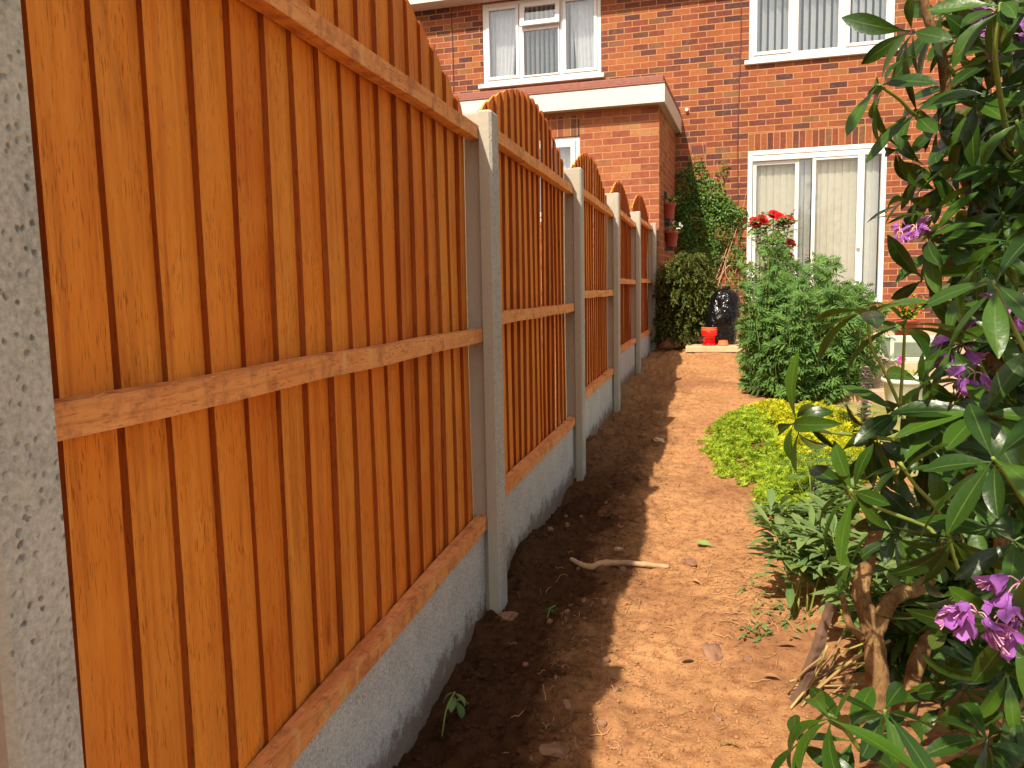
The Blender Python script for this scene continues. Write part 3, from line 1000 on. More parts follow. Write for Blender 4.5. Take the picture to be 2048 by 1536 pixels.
# upper window behind the rhododendron
w = MB()
frame(w, -0.22, 1.575, 3.03, 4.195, 0.06, 0.012, 0.075)
w.box(0.325, 0.395, 0.013, 0.074, 3.09, 4.135)
w.box(0.915, 1.0, 0.013, 0.074, 3.09, 4.135)
win = w.build('window', M['upvc'], house, bevel=0.006)
for a0, a1, z0, z1, q in ((-0.16, 0.325, 3.09, 4.135, .042), (0.395, 0.915, 3.09, 4.135, .012), (1.0, 1.515, 3.09, 4.135, .04)):
    s = MB()
    frame(s, a0 + .002, a1 - .002, z0 + .002, z1 - .002, q, -0.004 if q > .02 else 0.02, 0.05)
    s.build('sash', M['upvc'], win, bevel=0.004)
    pane(win, a0 + q + .003, a1 - q - .003, z0 + q + .003, z1 - q - .003, 0.026)
sill(win, -0.272, 1.63, 2.972, 3.028)
slats(win, -0.16, 0.33, 3.05, 4.16, 0.15, 0.092, 0.085, 44, 'blind_white')
slats(win, 0.37, 0.94, 3.05, 4.16, 0.15, 0.092, 0.085, 42, 'blind_white')
slats(win, 0.98, 1.54, 3.05, 4.16, 0.15, 0.088, 0.085, 42, 'blind_white')

# patio door
w = MB()
frame(w, -0.212, 1.535, -0.24, 1.838, 0.062, -0.012, 0.09, 0.06)
w.box(-0.150, 1.473, 0.0, 0.085, 1.70, 1.776)
door = w.build('patio_door', M['upvc'], house, bevel=0.006)
s = MB()
frame(s, -0.148, 0.455, -0.178, 1.698, 0.05, 0.045, 0.085)
s.build('fixed_leaf', M['upvc'], door, bevel=0.004)
pane(door, -0.098, 0.405, -0.127, 1.647, 0.062, 'glass_door')
s = MB()
s.box(0.622, 0.668, 0.01, 0.042, -0.178, 1.698)
s.box(1.186, 1.272, 0.005, 0.043, -0.178, 1.698)
s.box(0.668, 1.186, 0.012, 0.041, 1.670, 1.698)
s.box(0.668, 1.186, 0.012, 0.041, -0.178, -0.10)
s.build('sliding_leaf', M['upvc'], door, bevel=0.004)
pane(door, 0.669, 1.185, -0.099, 1.669, 0.024, 'glass_door')
pane(door, 0.457, 0.620, -0.177, 1.697, 0.066, 'glass')
pane(door, 1.273, 1.472, -0.177, 1.697, 0.066, 'glass_door')
s = MB()
s.box(1.192, 1.232, -0.04, 0.004, 0.48, 0.86)
s.box(1.205, 1.219, -0.052, -0.041, 0.60, 0.74)
s.build('handle', M['upvc'], door, bevel=0.005)
slats(door, -0.13, 0.42, -0.16, 1.69, 0.17, 0.089, 0.098, 15, 'blind', var=4)
slats(door, 0.66, 1.22, -0.16, 1.69, 0.17, 0.089, 0.096, 12, 'blind', var=4)
slats(door, 0.44, 0.66, -0.16, 1.69, 0.19, 0.089, 0.092, 24, 'blind', var=6)
slats(door, 1.24, 1.50, -0.16, 1.69, 0.19, 0.075, 0.092, 22, 'blind_white', var=9)

# small window of the extension
w = MB()
frame(w, -3.3, -2.147, 0.852, 1.860, 0.055, EY + 0.02, EY + 0.09)
win = w.build('window', M['upvc'], house, bevel=0.006)
s = MB()
frame(s, -2.75, -2.205, 0.91, 1.80, 0.06, EY + 0.005, EY + 0.06)
s.box(-2.80, -2.752, EY + 0.021, EY + 0.085, 0.91, 1.80)
s.build('sash', M['upvc'], win, bevel=0.006)
pane(win, -2.69, -2.265, 0.97, 1.74, EY + 0.03)
drape(win, -2.75, -2.2, 0.9, 1.8, EY + 0.2, 7, 0.012, 'curtain')

# air bricks, cables, a little overflow outlet
for a, z in ((-0.875, 1.91), (2.23, 1.27)):
    s = MB()
    s.box(a - 0.10, a + 0.10, -0.004, 0.02, z - 0.062, z + 0.062)
    ab = s.build('air_brick', M['hangpot'], house)
    s = MB()
    for i in range(8):
        for j in range(5):
            s.box(a - 0.088 + i * 0.0235, a - 0.088 + i * 0.0235 + 0.017, -0.0065, -0.0035, z - 0.052 + j * 0.022, z - 0.052 + j * 0.022 + 0.016)
    s.build('vent_slot', M['iron'], ab)
for a, z0, z1 in ((-0.335, -0.6, 4.2), (-4.485, 2.46, 4.2)):
    s = MB()
    s.tube([(a + 0.012 * math.sin(z * 2.3), -0.008, z) for z in np.linspace(z0, z1, 40)], 0.0065, 6)
    s.build('cable', M['cable'], house, smooth=True)
s = MB()
s.tube([(-1.035, 0.0, 2.46), (-1.035, -0.05, 2.45)], [0.022, 0.024], 10)
s.build('overflow_pipe', M['upvc'], house)

# ------------------------------------------------------------------ planting
Z = Vector((0, 0, 1))


def rot_about(v, ax, a):
    return Matrix.Rotation(a, 3, ax) @ v


def whorl(mb, P, s, n, L, W, spread=75, droop=0.7, seg=6, jitter=0.2):
    """a ring of rhododendron leaves round the shoot tip P, shoot direction s"""
    s = Vector(s).normalized()
    a0 = rnd(0, 6.28)
    o = s.orthogonal().normalized()
    for i in range(n):
        ra = rot_about(o, s, a0 + 2 * math.pi * i / n + rnd(-.3, .3))
        ph = R(spread + rnd(-30, 26))
        d = (s * math.cos(ph) + ra * math.sin(ph))
        d.z -= rnd(.05, .55)
        d.normalize()
        nrm = (s * math.sin(ph) - ra * math.cos(ph))
        l = L * rnd(0.58, 1.15)
        mb.leaf(P - s * rnd(0, 0.018), d, nrm, l, W * rnd(0.85, 1.1) * (0.6 + 0.4 * l / L), droop * rnd(0.2, 1.7), rnd(0.10, 0.42), seg, twist=rnd(-.9, .9))


# ---- rhododendron
rh_base = at(1752, 1470, 1.86)
rh_base.z = g1(rh_base.x, rh_base.y) - 0.05
rh = empty('rhododendron', (0, 0, 0))
rh.location = rh_base
tag(rh, 'big rhododendron with long glossy leaves, gnarled cut trunk and wilting violet flowers', 'shrub')


def grow(name, pts, r0, r1, mat, seg=12, n=26, lump=0.25):
    m_ = MB()
    p = spline(pts, n)
    q = .72 if mat == 'twig' else 1.0
    m_.tube(p, [q * (r0 + (r1 - r0) * (i / n)) for i in range(n + 1)], seg, lump)
    return hang(m_.build(name, M[mat], smooth=True), rh)


D0 = 1.86
grow('trunk', [rh_base, at(1757, 1400, D0), at(1750, 1300, D0), at(1738, 1240, D0), at(1722, 1180, D0 + .01), at(1738, 1110, D0 + .03), at(1757, 1048, D0 + .05)], 0.028, 0.015, 'bark', 20, 60, 0.16)
grow('limb', [at(1742, 1290, D0 - .0), at(1760, 1240, D0 - .0), at(1780, 1203, D0 + .0), at(1805, 1184, D0 + .02), at(1845, 1172, D0 + .08), at(1880, 1120, D0 + .3), at(1930, 980, D0 + .5), at(1960, 800, D0 + .6)], 0.020, 0.013, 'bark', 18, 60, 0.15)
grow('limb', [at(1725, 1275, D0), at(1700, 1250, D0 - .01), at(1690, 1215, D0 - .01), at(1684, 1190, D0 - .02)], 0.010, 0.006, 'bark', 12, 24, 0.15)
grow('trunk', [at(1812, 1470, 2.0), at(1815, 1420, 2.0), at(1830, 1340, 2.0), at(1850, 1290, 2.02), at(1866, 1272, 2.04)], 0.021, 0.018, 'bark', 18, 40, 0.15)
grow('trunk', [at(1700, 1570, 1.5), at(1850, 1515, 1.52), at(1960, 1460, 1.56), at(2060, 1400, 1.62), at(2200, 1300, 1.7)], 0.021, 0.019, 'bark', 18, 50, 0.15)
grow('branch', [at(2010, 1300, 2.1), at(2000, 950, 2.05), at(1990, 720, 2.0), at(1985, 520, 1.96), at(1940, 380, 1.9), at(1900, 250, 1.86), at(1885, 120, 1.8), at(1850, 10, 1.75), at(1840, -160, 1.75)], 0.020, 0.008, 'bark', 10, 40, 0.2)
grow('branch', [at(1990, 640, 2.0), at(1940, 560, 1.95), at(1870, 500, 1.85), at(1850, 430, 1.75)], 0.010, 0.004, 'brown_twig', 8, 20, 0.2)
grow('branch', [at(1905, 260, 1.86), at(1860, 245, 1.80), at(1825, 226, 1.72), at(1800, 200, 1.68), at(1757, 170, 1.62)], 0.007, 0.004, 'twig', 8, 20, 0.1)
grow('branch', [at(1890, 130, 1.8), at(1960, 200, 1.85), at(2010, 300, 1.9), at(2040, 450, 2.0)], 0.009, 0.007, 'twig', 8, 20, 0.1)
grow('branch', [at(1960, 900, 2.0), at(1900, 860, 1.8), at(1850, 830, 1.6), at(1800, 812, 1.5)], 0.009, 0.005, 'brown_twig', 8, 20, 0.15)
grow('branch', [at(1800, 812, 1.5), at(1770, 745, 1.46), at(1742, 690, 1.42), at(1735, 612, 1.4)], 0.0045, 0.0035, 'twig', 8, 20, 0.1)
grow('branch', [at(1800, 812, 1.5), at(1806, 730, 1.46), at(1810, 650, 1.42)], 0.0045, 0.0035, 'twig', 8, 16, 0.1)
grow('branch', [at(1910, 900, 1.7), at(1820, 884, 1.6), at(1730, 872, 1.52), at(1640, 862, 1.48), at(1590, 846, 1.46)], 0.006, 0.0035, 'twig', 8, 26, 0.1)
grow('branch', [at(1870, 1068, 1.5), at(1850, 1052, 1.5), at(1780, 1025, 1.48), at(1720, 1000, 1.46), at(1700, 978, 1.45)], 0.0055, 0.0045, 'twig', 8, 20, 0.1)
grow('branch', [at(1920, 1150, 1.6), at(1880, 1030, 1.5), at(1830, 970, 1.46), at(1800, 925, 1.44)], 0.0055, 0.0045, 'twig', 8, 20, 0.1)
grow('branch', [at(2060, 1020, 1.25), at(2010, 945, 1.22), at(1985, 915, 1.2)], 0.006, 0.004, 'twig', 8, 14, 0.1)
grow('branch', [at(1720, 1500, 1.42), at(1680, 1445, 1.38), at(1655, 1428, 1.36)], 0.006, 0.004, 'twig', 8, 14, 0.1)
grow('branch', [at(1760, 1480, 1.5), at(1770, 1420, 1.42)], 0.006, 0.004, 'twig', 8, 8, 0.1)
grow('branch', [at(2080, 760, 1.3), at(2020, 640, 1.3), at(1985, 560, 1.3)], 0.006, 0.004, 'twig', 8, 14, 0.1)

lf = MB()


def px_dir(dx, dy, dd=0.0):
    """direction given as it is seen: right, down, away"""
    return Vector((CAM.T @ np.array([dx, dy, dd])).tolist()).normalized()


# shoots that show one by one: pixel, distance, shoot direction, leaves, length, droop
WH = [(1757, 168, 1.62, (-1, -.25, -.2), 8, .125, .7), (1826, 226, 1.72, (-.7, -.1, -.4), 7, .125, .9), (1880, 22, 1.75, (-.8, -.2, -.4), 9, .135, .7),
      (1815, 62, 1.7, (-1, .1, -.2), 6, .12, .5), (1812, 395, 1.75, (-.6, -.8, 0), 6, .11, .7), (1868, 418, 1.75, (-.2, -1, -.2), 7, .11, .5),
      (1850, 470, 1.7, (-.9, -.2, -.2), 7, .11, .9), (1845, 560, 1.7, (-.5, .4, -.3), 6, .115, .9), (1735, 612, 1.40, (-.2, -.9, -.15), 8, .125, .85),
      (1810, 648, 1.42, (.1, -1, -.2), 7, .13, .7), (1588, 846, 1.46, (-1, .1, -.1), 8, .105, 1.5), (1800, 812, 1.5, (-.1, -.5, -.6), 8, .10, .9),
      (1698, 978, 1.45, (-.8, -.4, -.3), 8, .11, 1.0), (1800, 925, 1.44, (-.5, -.8, -.2), 7, .11, .8), (1985, 915, 1.20, (-.5, -.6, -.5), 8, .14, .7),
      (1905, 1085, 1.45, (-.1, .5, -.6), 8, .125, 1.1), (1655, 1428, 1.30, (-.5, -.7, -.1), 7, .135, 1.3), (1770, 1418, 1.42, (.1, -.7, -.5), 8, .13, 1.0),
      (2035, 1250, 1.12, (-.3, .3, -.7), 8, .12, .8), (1985, 560, 1.3, (-.5, -.6, -.4), 7, .13, .7), (1880, 360, 1.8, (-.6, 0, -.4), 7, .12, .8),
      (1930, 60, 1.8, (0, -.6, -.5), 8, .125, .7), (1990, 110, 1.7, (0, -.5, -.6), 8, .13, .8), 
      (1960, 820, 1.4, (-.4, -.3, -.6), 8, .13, .8), (1900, 690, 1.6, (-.5, -.3, -.5), 8, .12, .9), (1860, 900, 1.6, (-.4, -.4, -.5), 8, .12, .9),
      (1790, 1065, 1.7, (-.3, -.5, -.5), 8, .11, .9), (1960, 1330, 1.75, (0, -.3, -.6), 8, .12, .9),
      (1760, 880, 1.62, (-.5, -.4, -.4), 7, .11, 1.0), (1890, 480, 1.75, (-.4, -.5, -.4), 8, .12, .8), (1925, 300, 1.85, (-.4, -.2, -.5), 8, .125, .8),
      (1870, 250, 1.85, (-.6, .1, -.3), 7, .12, 1.0), (2030, 1080, 1.3, (-.2, -.2, -.7), 8, .13, .8), (1700, 1130, 2.1, (-.5, -.6, -.2), 6, .10, .8),
      (1845, 330, 1.8, (-.8, -.1, -.2), 7, .12, .9), (1790, 300, 1.78, (-.7, .3, -.1), 5, .10, .8), (1905, 170, 1.85, (-.5, -.3, -.3), 8, .125, .8), (1950, 200, 1.75, (-.3, -.2, -.5), 8, .13, .9),
      (1960, 420, 1.85, (-.4, -.2, -.4), 8, .125, .9), (2010, 330, 1.7, (-.3, -.3, -.5), 8, .13, .8), (1920, 610, 1.75, (-.5, -.1, -.4), 8, .12, .9), (1840, 760, 1.6, (-.5, -.2, -.4), 7, .12, .9),
      (1880, 820, 1.75, (-.3, .2, -.4), 7, .12, 1.0), (1750, 960, 1.75, (-.4, -.3, -.3), 7, .11, .9), (1830, 1010, 1.75, (-.2, -.5, -.4), 8, .11, .9), (1950, 1000, 1.6, (-.3, -.2, -.6), 8, .125, .9),
      (1990, 1180, 1.6, (-.2, .1, -.6), 8, .125, 1.0), (1680, 905, 1.6, (-.7, .1, -.2), 5, .10, 1.1), (1740, 860, 1.55, (-.4, .5, -.2), 5, .10, 1.2), (2010, 480, 1.6, (-.4, -.1, -.5), 8, .13, .9),
      (1590, 1480, 1.45, (-.6, -.3, -.3), 5, .10, 1.0)]
for px, py, dd, sd, n, L, dr in WH:
    L *= 1.12
    whorl(lf, at(px, py, dd), px_dir(sd[0], sd[1] - .15, sd[2] * .6), n, L, L * 0.265, 74, dr * .8, 8)

# the rest of the crown: shoots filling the volume, rooted on stems that run to the middle of the bush
axis = [Vector((0.72, 2.15, -0.9)), Vector((0.80, 2.2, -0.3)), Vector((0.82, 2.25, 0.4)), Vector((0.80, 2.3, 1.0))]
stems = MB()
random.seed(21)


def left_edge(py):
    return np.interp(py, [-600, 0, 200, 430, 560, 700, 900, 1100, 1300, 1560], [1820, 1890, 1900, 1880, 1890, 1850, 1800, 1780, 1830, 1760])


cnt = 0
while cnt < 960:
    py = rnd(-560, 1580)
    px = rnd(1760, 2560)
    if px < left_edge(py) + rnd(0, 60):
        continue
    dd = rnd(1.45, 3.0) if cnt < 400 else rnd(2.2, 3.4) if cnt < 760 else rnd(1.75, 2.6)
    if cnt >= 760 and py > 760:
        continue
    if 1030 < py < 1520 and px < 2080 and dd < 2.15:
        continue
    P = at(px, py, dd)
    if P.z < g1(P.x, P.y) + 0.08 or P.x > 1.9 or (cnt >= 400 and px < 1930):
        continue
    q = min(axis, key=lambda a: (a - P).length)
    out = (P - q)
    out.z += 0.25
    out = (out.normalized() + rdir() * 0.5 + Vector((-.1, .0, .45))).normalized()
    whorl(lf, P, out, random.randint(6, 9), rnd(.11, .15), rnd(.027, .036), 70, rnd(.6, 1.6), 5)
    if cnt % 2 == 0:
        b = P - out * 0.22 + (q - P) * 0.25
        stems.tube(spline([P, P - out * 0.10, b], 8), [0.003, 0.0035, 0.004, 0.0042, 0.0045, 0.005, 0.005, 0.0055, 0.006], 6)
    cnt += 1
# low shoots round and behind the cut trunks
random.seed(64)
for px, py, dd, sd in ((1885, 1405, 1.8, (.1, -.6, -.3)), (1975, 1475, 1.42, (-.2, -.6, -.3)), (2035, 1420, 1.5, (-.2, -.5, -.4)), (1945, 1300, 1.95, (-.3, -.4, -.4)), (2015, 1350, 1.5, (-.2, .1, -.6)),
                       (1850, 1495, 1.55, (.0, -.6, -.3)), (1930, 1380, 1.7, (-.2, -.3, -.5)), (1885, 1215, 1.7, (0, .7, -.2)), (1915, 1200, 1.6, (.1, .7, -.2)), (1700, 1475, 1.5, (-.2, -.7, -.2))):
    whorl(lf, at(px, py, dd), px_dir(*sd), 7, .135, .036, 72, .9, 7)
cnt = 0
while cnt < 110:
    P = at(rnd(1770, 2400), rnd(1150, 1440), rnd(2.12, 3.0))
    if g1(P.x, P.y) + .03 < P.z < g1(P.x, P.y) + .45:
        whorl(lf, P, (Vector((0, 0, .7)) + rdir() * .7).normalized(), random.randint(6, 9), rnd(.10, .14), .034, 72, .9, 5)
        stems.tube([P, P + Vector((rnd(-.03, .03), rnd(-.03, .03), -.12))], .004, 5)
        cnt += 1
# the part of the crown that overhangs beside and above the viewer and shades the rest
random.seed(8)
cnt = 0
while cnt < 150:
    P = Vector((rnd(-.02, 1.3), rnd(-.9, 1.1), rnd(.62, 1.5)))
    c_ = CAM @ np.array(P)
    if c_[2] > -0.1 and abs(c_[0]) < c_[2] * .75 + .2 and -c_[1] < c_[2] * .55 + .16:
        continue
    whorl(lf, P, (rdir() + Vector((-.2, -.2, .7))).normalized(), 8, .13, .036, 72, .8, 4)
    cnt += 1
for a_, b_ in (((0.95, 1.9, .2), (0.5, 0.0, 1.1)), ((0.9, 1.8, .3), (1.0, -.4, 1.2)), ((0.85, 1.9, .4), (0.25, .7, 1.15))):
    stems.tube(spline([Vector((0.8, 2.2, -.3)), a_, Vector(a_).lerp(Vector(b_), .6) + Z * .25, b_], 24), [.014 - .009 * j / 24 for j in range(25)], 8)
hang(stems.build('twigs', M['twig'], smooth=True), rh)
fo = hang(lf.build('foliage', M['rhodo'], smooth=True), rh)


def bloom(P, s, n, size, seed):
    """a truss of limp violet flowers"""
    m_, st = MB(), MB()
    s = Vector(s).normalized()
    o = s.orthogonal().normalized()
    for i in range(n):
        ra = rot_about(o, s, 2.4 * i + rnd(-.3, .3))
        ph = R(rnd(35, 100))
        d = (s * math.cos(ph) + ra * math.sin(ph)).normalized()
        stalk = P + d * size * 0.5
        st.tube(spline([P, P + d * size * 0.3 + Z * 0.004, stalk], 5), 0.0012, 5)
        dd_ = (d + Vector((0, 0, -0.9))).normalized()
        oo = dd_.orthogonal().normalized()
        for k_ in range(5):
            r2 = rot_about(oo, dd_, 2 * math.pi * k_ / 5 + rnd(-.2, .2))
            pd = (dd_ * 0.9 + r2 * rnd(0.05, 0.42)).normalized()
            m_.leaf(stalk + r2 * 0.003, pd, dd_ * 0.3 - r2, size * rnd(0.6, .95), size * rnd(.32, .5), rnd(-1.0, 1.4), rnd(-.5, .5), 6,
                    prof=lambda t: (0.25 + 0.75 * math.sin(math.pi * min(1, t * .62 + .05))) * (1 if t < .86 else .75), twist=rnd(-1, 1))
        for k_ in range(4):
            e = (dd_ + rdir() * .25).normalized()
            m_2 = spline([stalk, stalk + e * size * .6, stalk + e * size * 1.0 + rdir() * size * .15 + Z * size * .12], 6)
            st.tube(m_2, [0.0008] * 6 + [0.0013], 4)
    m_.v = [tuple(Vector(q) + mnoise.noise_vector(Vector(q) * 70) * size * .11 + mnoise.noise_vector(Vector(q) * 190) * size * .06) for q in m_.v]
    f_ = m_.build('flower_cluster', M['petal'], smooth=True)
    hang(f_, rh)
    s_ = st.build('stamens', M['stamen'], smooth=True)
    s_.parent = f_
    return f_


random.seed(5)
for px, py, dd, n, sz, sd in ((1955, 1225, 1.10, 5, .040, (-.9, .3, -.3)), (2040, 1165, 1.10, 5, .042, (-.5, .2, -.6)), (1915, 692, 1.62, 5, .042, (-.5, .2, -.6)), (1950, 745, 1.5, 4, .038, (-.4, .5, -.5)),
                               (2030, 600, 1.4, 5, .045, (-.4, .2, -.6)), (1995, 25, 1.8, 6, .05, (-.3, -.2, -.6)), (1832, 455, 1.68, 5, .024, (-.4, -.2, -.5)), (1800, 463, 1.68, 3, .020, (-.8, .1, -.4)),
                               (2020, 70, 1.85, 5, .05, (-.2, .2, -.6)), (1960, 650, 1.9, 5, .045, (0, .2, -.8)), (2045, 1245, 1.13, 4, .04, (.2, .4, -.6))):
    bloom(at(px, py, dd), px_dir(*sd), n, sz, 0)


# ---- generic plant pieces
def frond(mb, P, d, L, n_, wid=0.34):
    """a jagged pinnate leaf made of pointed lobes"""
    d = Vector(d).normalized()
    n_ = Vector(n_)
    s = d.cross(n_)
    s = s.normalized() if s.length > 1e-4 else d.orthogonal().normalized()
    u = s.cross(d)
    P = Vector(P)
    q = P + d * L * 0.28
    mb.kite(P + d * L * 0.12, d, u, L * 0.88, L * 0.16, 0.5, 0.12)
    for f, l, ang in ((0.22, 0.50, 55), (0.42, 0.48, 45), (0.62, 0.32, 38)):
        for sg in (-1, 1):
            dd_ = (d * math.cos(R(ang)) + s * sg * math.sin(R(ang)) - u * 0.12 + u * rnd(-.12, .12)).normalized()
            mb.kite(P + d * L * f, dd_, u, L * l * rnd(.85, 1.15), L * 0.115, 0.45, 0.12)


# ---- big feathery shrub
random.seed(11)
sb = Vector((0.71, 6.85, 0))
sb.z = g1(sb.x, sb.y)
sh = empty('leafy_shrub', sb)
tag(sh, 'bushy bright green shrub with jagged leaves in front of the patio door', 'shrub')
m_, st = MB(), MB()
for i in range(98):
    a, rr = rnd(0, 6.28), math.sqrt(rnd(0, 1))
    b0 = sb + Vector((math.cos(a) * rr * .30, math.sin(a) * rr * .26, -0.02))
    H = (1.20 - 0.48 * rr ** 2.2) * rnd(0.66, 1.06) * (1 - .10 * math.cos(a))
    tip = sb + Vector((math.cos(a) * rr * (.60 if math.cos(a) > 0 else .50) + rnd(-.08, .08), math.sin(a) * rr * .55 + rnd(-.08, .08), H))
    mid = b0.lerp(tip, 0.5) + Vector((math.cos(a), math.sin(a), 0)) * 0.05
    sp = spline([b0, mid, tip], 14)
    st.tube(sp, [0.006 - 0.0045 * j / 14 for j in range(15)], 5, cap=False)
    for j in range(2, 15):
        f = j / 14
        for q in range(2 if j < 13 else 6):
            aa = rnd(0, 6.28)
            d = Vector((math.cos(aa), math.sin(aa), rnd(-.9, .5)))
            if rr > .5 and rnd(0, 1) < .5:
                d += Vector((math.cos(a), math.sin(a), 0)) * .7
            L = rnd(.12, .235) * (1.05 - .5 * f)
            frond(m_, sp[j], d, L, Z * .5 + Vector((math.cos(a) * .5, math.sin(a) * .5 - .3, 0)) + rdir() * .6)
hang(st.build('stems', M['twig'], smooth=True), sh)
hang(m_.build('foliage', M['mugwort']), sh)

# ---- red rose behind it
random.seed(3)
rb0 = Vector((0.66, 7.95, 0))
rb0.z = g1(rb0.x, rb0.y)
rs_ = empty('rose_bush', rb0)
tag(rs_, 'rose bush with clusters of crimson blooms above the green shrub', 'rose')
blooms = [(1511, 446), (1523, 441), (1516, 455), (1533, 452), (1547, 432), (1557, 437), (1566, 446), (1577, 442), (1555, 472), (1564, 492), (1579, 490), (1574, 515), (1545, 480), (1508, 446)]
st, lv = MB(), MB()
tips = []
for i, (px, py) in enumerate(blooms):
    P = at(px, py, 8.0 + rnd(-.1, .1))
    tips.append(P)
    base = rb0 + Vector((rnd(-.12, .12), rnd(-.1, .1), 0))
    sp = spline([base, base.lerp(P, .55) + Vector((rnd(-.08, .08), 0, 0)), P - Z * .05, P], 16)
    st.tube(sp, [0.008 - 0.0055 * j / 16 for j in range(17)], 6)
    for j in range(6, 16):
        for q in range(2 if j < 14 else 1):
            d = Vector((rnd(-1, 1), rnd(-1, .6), rnd(-.3, .4))).normalized()
            c_ = sp[j] + d * .03
            st.tube([sp[j], c_ + d * .05], 0.0015, 4, cap=False)
            for t_, dr in ((.09, d), (.05, d + d.cross(Z) * 1.1), (.05, d - d.cross(Z) * 1.1), (.02, d + d.cross(Z) * 1.2), (.02, d - d.cross(Z) * 1.2)):
                lv.leaf(sp[j] + d * t_, dr, Z + rdir() * .4, rnd(.04, .065), rnd(.024, .036), .5, .2, 3)
hang(st.build('stems', M['brown_twig'], smooth=True), rs_)
hang(lv.build('foliage', M['rose_leaf'], smooth=True), rs_)
for P in tips:
    m_ = MB()
    ax = (Vector((rnd(-.5, .5), -.8, .6))).normalized()
    o = ax.orthogonal().normalized()
    for ring, (n, sz, op) in enumerate(((3, .034, .25), (5, .044, .55), (6, .054, .95), (6, .060, 1.25))):
        for i in range(n):
            ra = rot_about(o, ax, 2 * math.pi * i / n + ring * .6 + rnd(-.2, .2))
            d = (ax * math.cos(op) + ra * math.sin(op)).normalized()
            m_.leaf(P + ra * .004, d, ax * math.sin(op) - ra * math.cos(op), sz, sz * .95, -.7 + .5 * ring * .4, .25, 4, prof=lambda t: math.sin(math.pi * min(1, .12 + .72 * t)) ** .6, pet=0)
    hang(m_.build('bloom', M['red'], smooth=True), rs_)

# ---- golden and lime ground cover
random.seed(31)


def cover(name, mat, regions, n, label, hmax):
    m_ = MB()
    k_ = 0
    while k_ < n:
        cx, cy, rx, ry, wgt = random.choice(regions)
        a, rr = rnd(0, 6.28), math.sqrt(rnd(0, 1))
        if rnd(0, 1) > wgt:
            continue
        x, y = cx + math.cos(a) * rr * rx * rnd(.85, 1.12), cy + math.sin(a) * rr * ry * rnd(.85, 1.12)
        hump = hmax * (1 - rr ** 2.5) * (0.62 + 0.95 * mnoise.noise(Vector((x * 9, y * 9, 1.3)))) * rnd(.35, 1.15)
        P = Vector((x, y, g1(x, y) + max(0.005, hump)))
        d = (Z * rnd(.4, 1) + rdir() * .7).normalized()
        o = d.orthogonal().normalized()
        L = rnd(.016, .042)
        for lev in range(3):
            q = P + d * lev * .010
            for i in range(4):
                ra = rot_about(o, d, i * 1.571 + lev * .8)
                m_.kite(q, ra + d * rnd(.2, 1.3), d, L * (1 - .22 * lev), L * .26, .5, .1)
        k_ += 1
    return tag(m_.build(name, mat), label, kind='stuff')


cover('golden_ground_cover', M['gold'], [(0.68, 5.55, .36, .75, 1), (0.62, 4.75, .28, .55, .9), (0.42, 5.75, .20, .5, .6)], 6500, 'low golden yellow ground cover plants beside the path', .13)
cover('lime_ground_cover', M['lime'], [(0.24, 5.0, .26, .85, .9), (0.44, 3.95, .22, .36, 1), (0.30, 5.7, .20, .45, .5), (0.52, 4.45, .25, .4, .8)], 6000, 'low lime green ground cover spreading onto the soil path', .09)

# ---- lupins
def lupin(px, py_top, py_bot, d, label, wid, seed):
    random.seed(seed)
    top, bot = at(px, py_top, d), at(px - 8, py_bot, d)
    bot.z = g1(bot.x, bot.y)
    root = empty('lupin', bot)
    tag(root, label, 'lupin', 'lupins going to seed')
    st, pd, lv = MB(), MB(), MB()
    sp = spline([bot, bot.lerp(top, .5) + Vector((.01, 0, 0)), top], 24)
    st.tube(sp, [.006 - .004 * j / 24 for j in range(25)], 6)
    for j in range(4, 25):
        for q in range(6):
            a = rnd(0, 6.28)
            d_ = Vector((math.cos(a), math.sin(a), rnd(.1, .6)))
            pd.leaf(sp[j], d_, Z, wid * rnd(.7, 1.1) * (1.05 - .02 * j), wid * .42, rnd(-.6, .6), .5, 3, pet=0)
    for i in range(14):
        a = rnd(0, 6.28)
        P = bot + Vector((math.cos(a), math.sin(a), 0)) * rnd(.04, .14) + Z * rnd(.06, .22)
        st.tube([bot, P], .002, 4)
        for q in range(8):
            b = q * .785
            lv.leaf(P, Vector((math.cos(b), math.sin(b), .35)), Z, .055, .013, .4, .2, 3)
    hang(st.build('stem', M['twig'], smooth=True), root)
    hang(pd.build('flower_spike', M['lupin'], smooth=True), root)
    hang(lv.build('foliage', M['mugwort'], smooth=True), root)


lupin(1730, 738, 850, 5.2, 'faded purple and brown lupin spike beside the green shrub', .062, 1)
lupin(1632, 968, 1045, 3.75, 'short cream seed spike of a lupin at the edge of the lime ground cover', .036, 2)
lupin(1660, 935, 1020, 3.9, 'dark green lupin with star-shaped leaves below the golden ground cover', .02, 4)

# ---- grey-green perennials at the foot of the rhododendron
SAGE = [(1585, 1150, 2.95, 'tallest grey-green perennial by the path, its leaves upright in a fan'), (1640, 1130, 2.75, 'grey-green perennial behind the fan of upright leaves'),
        (1600, 1230, 2.55, 'grey-green perennial with a pale yellowish lower leaf'), (1690, 1200, 2.5, 'grey-green perennial half hidden by the gnarled trunk'),
        (1730, 1330, 2.25, 'grey-green perennial just behind the rhododendron trunk'),
        (1790, 1240, 2.5, 'grey-green perennial between the two cut trunks'), (1650, 1060, 3.2, 'grey-green perennial behind the others, next to the lupins'),
        (1880, 1330, 2.4, 'grey-green perennial behind the pale cut limb, under the violet flowers'), (1830, 1130, 2.9, 'grey-green perennial in the shade above the curved limb'),
        (1930, 1230, 2.6, 'shaded perennial deep under the rhododendron crown'), (1960, 1380, 2.3, 'perennial above the lowest sloping limb of the rhododendron')]
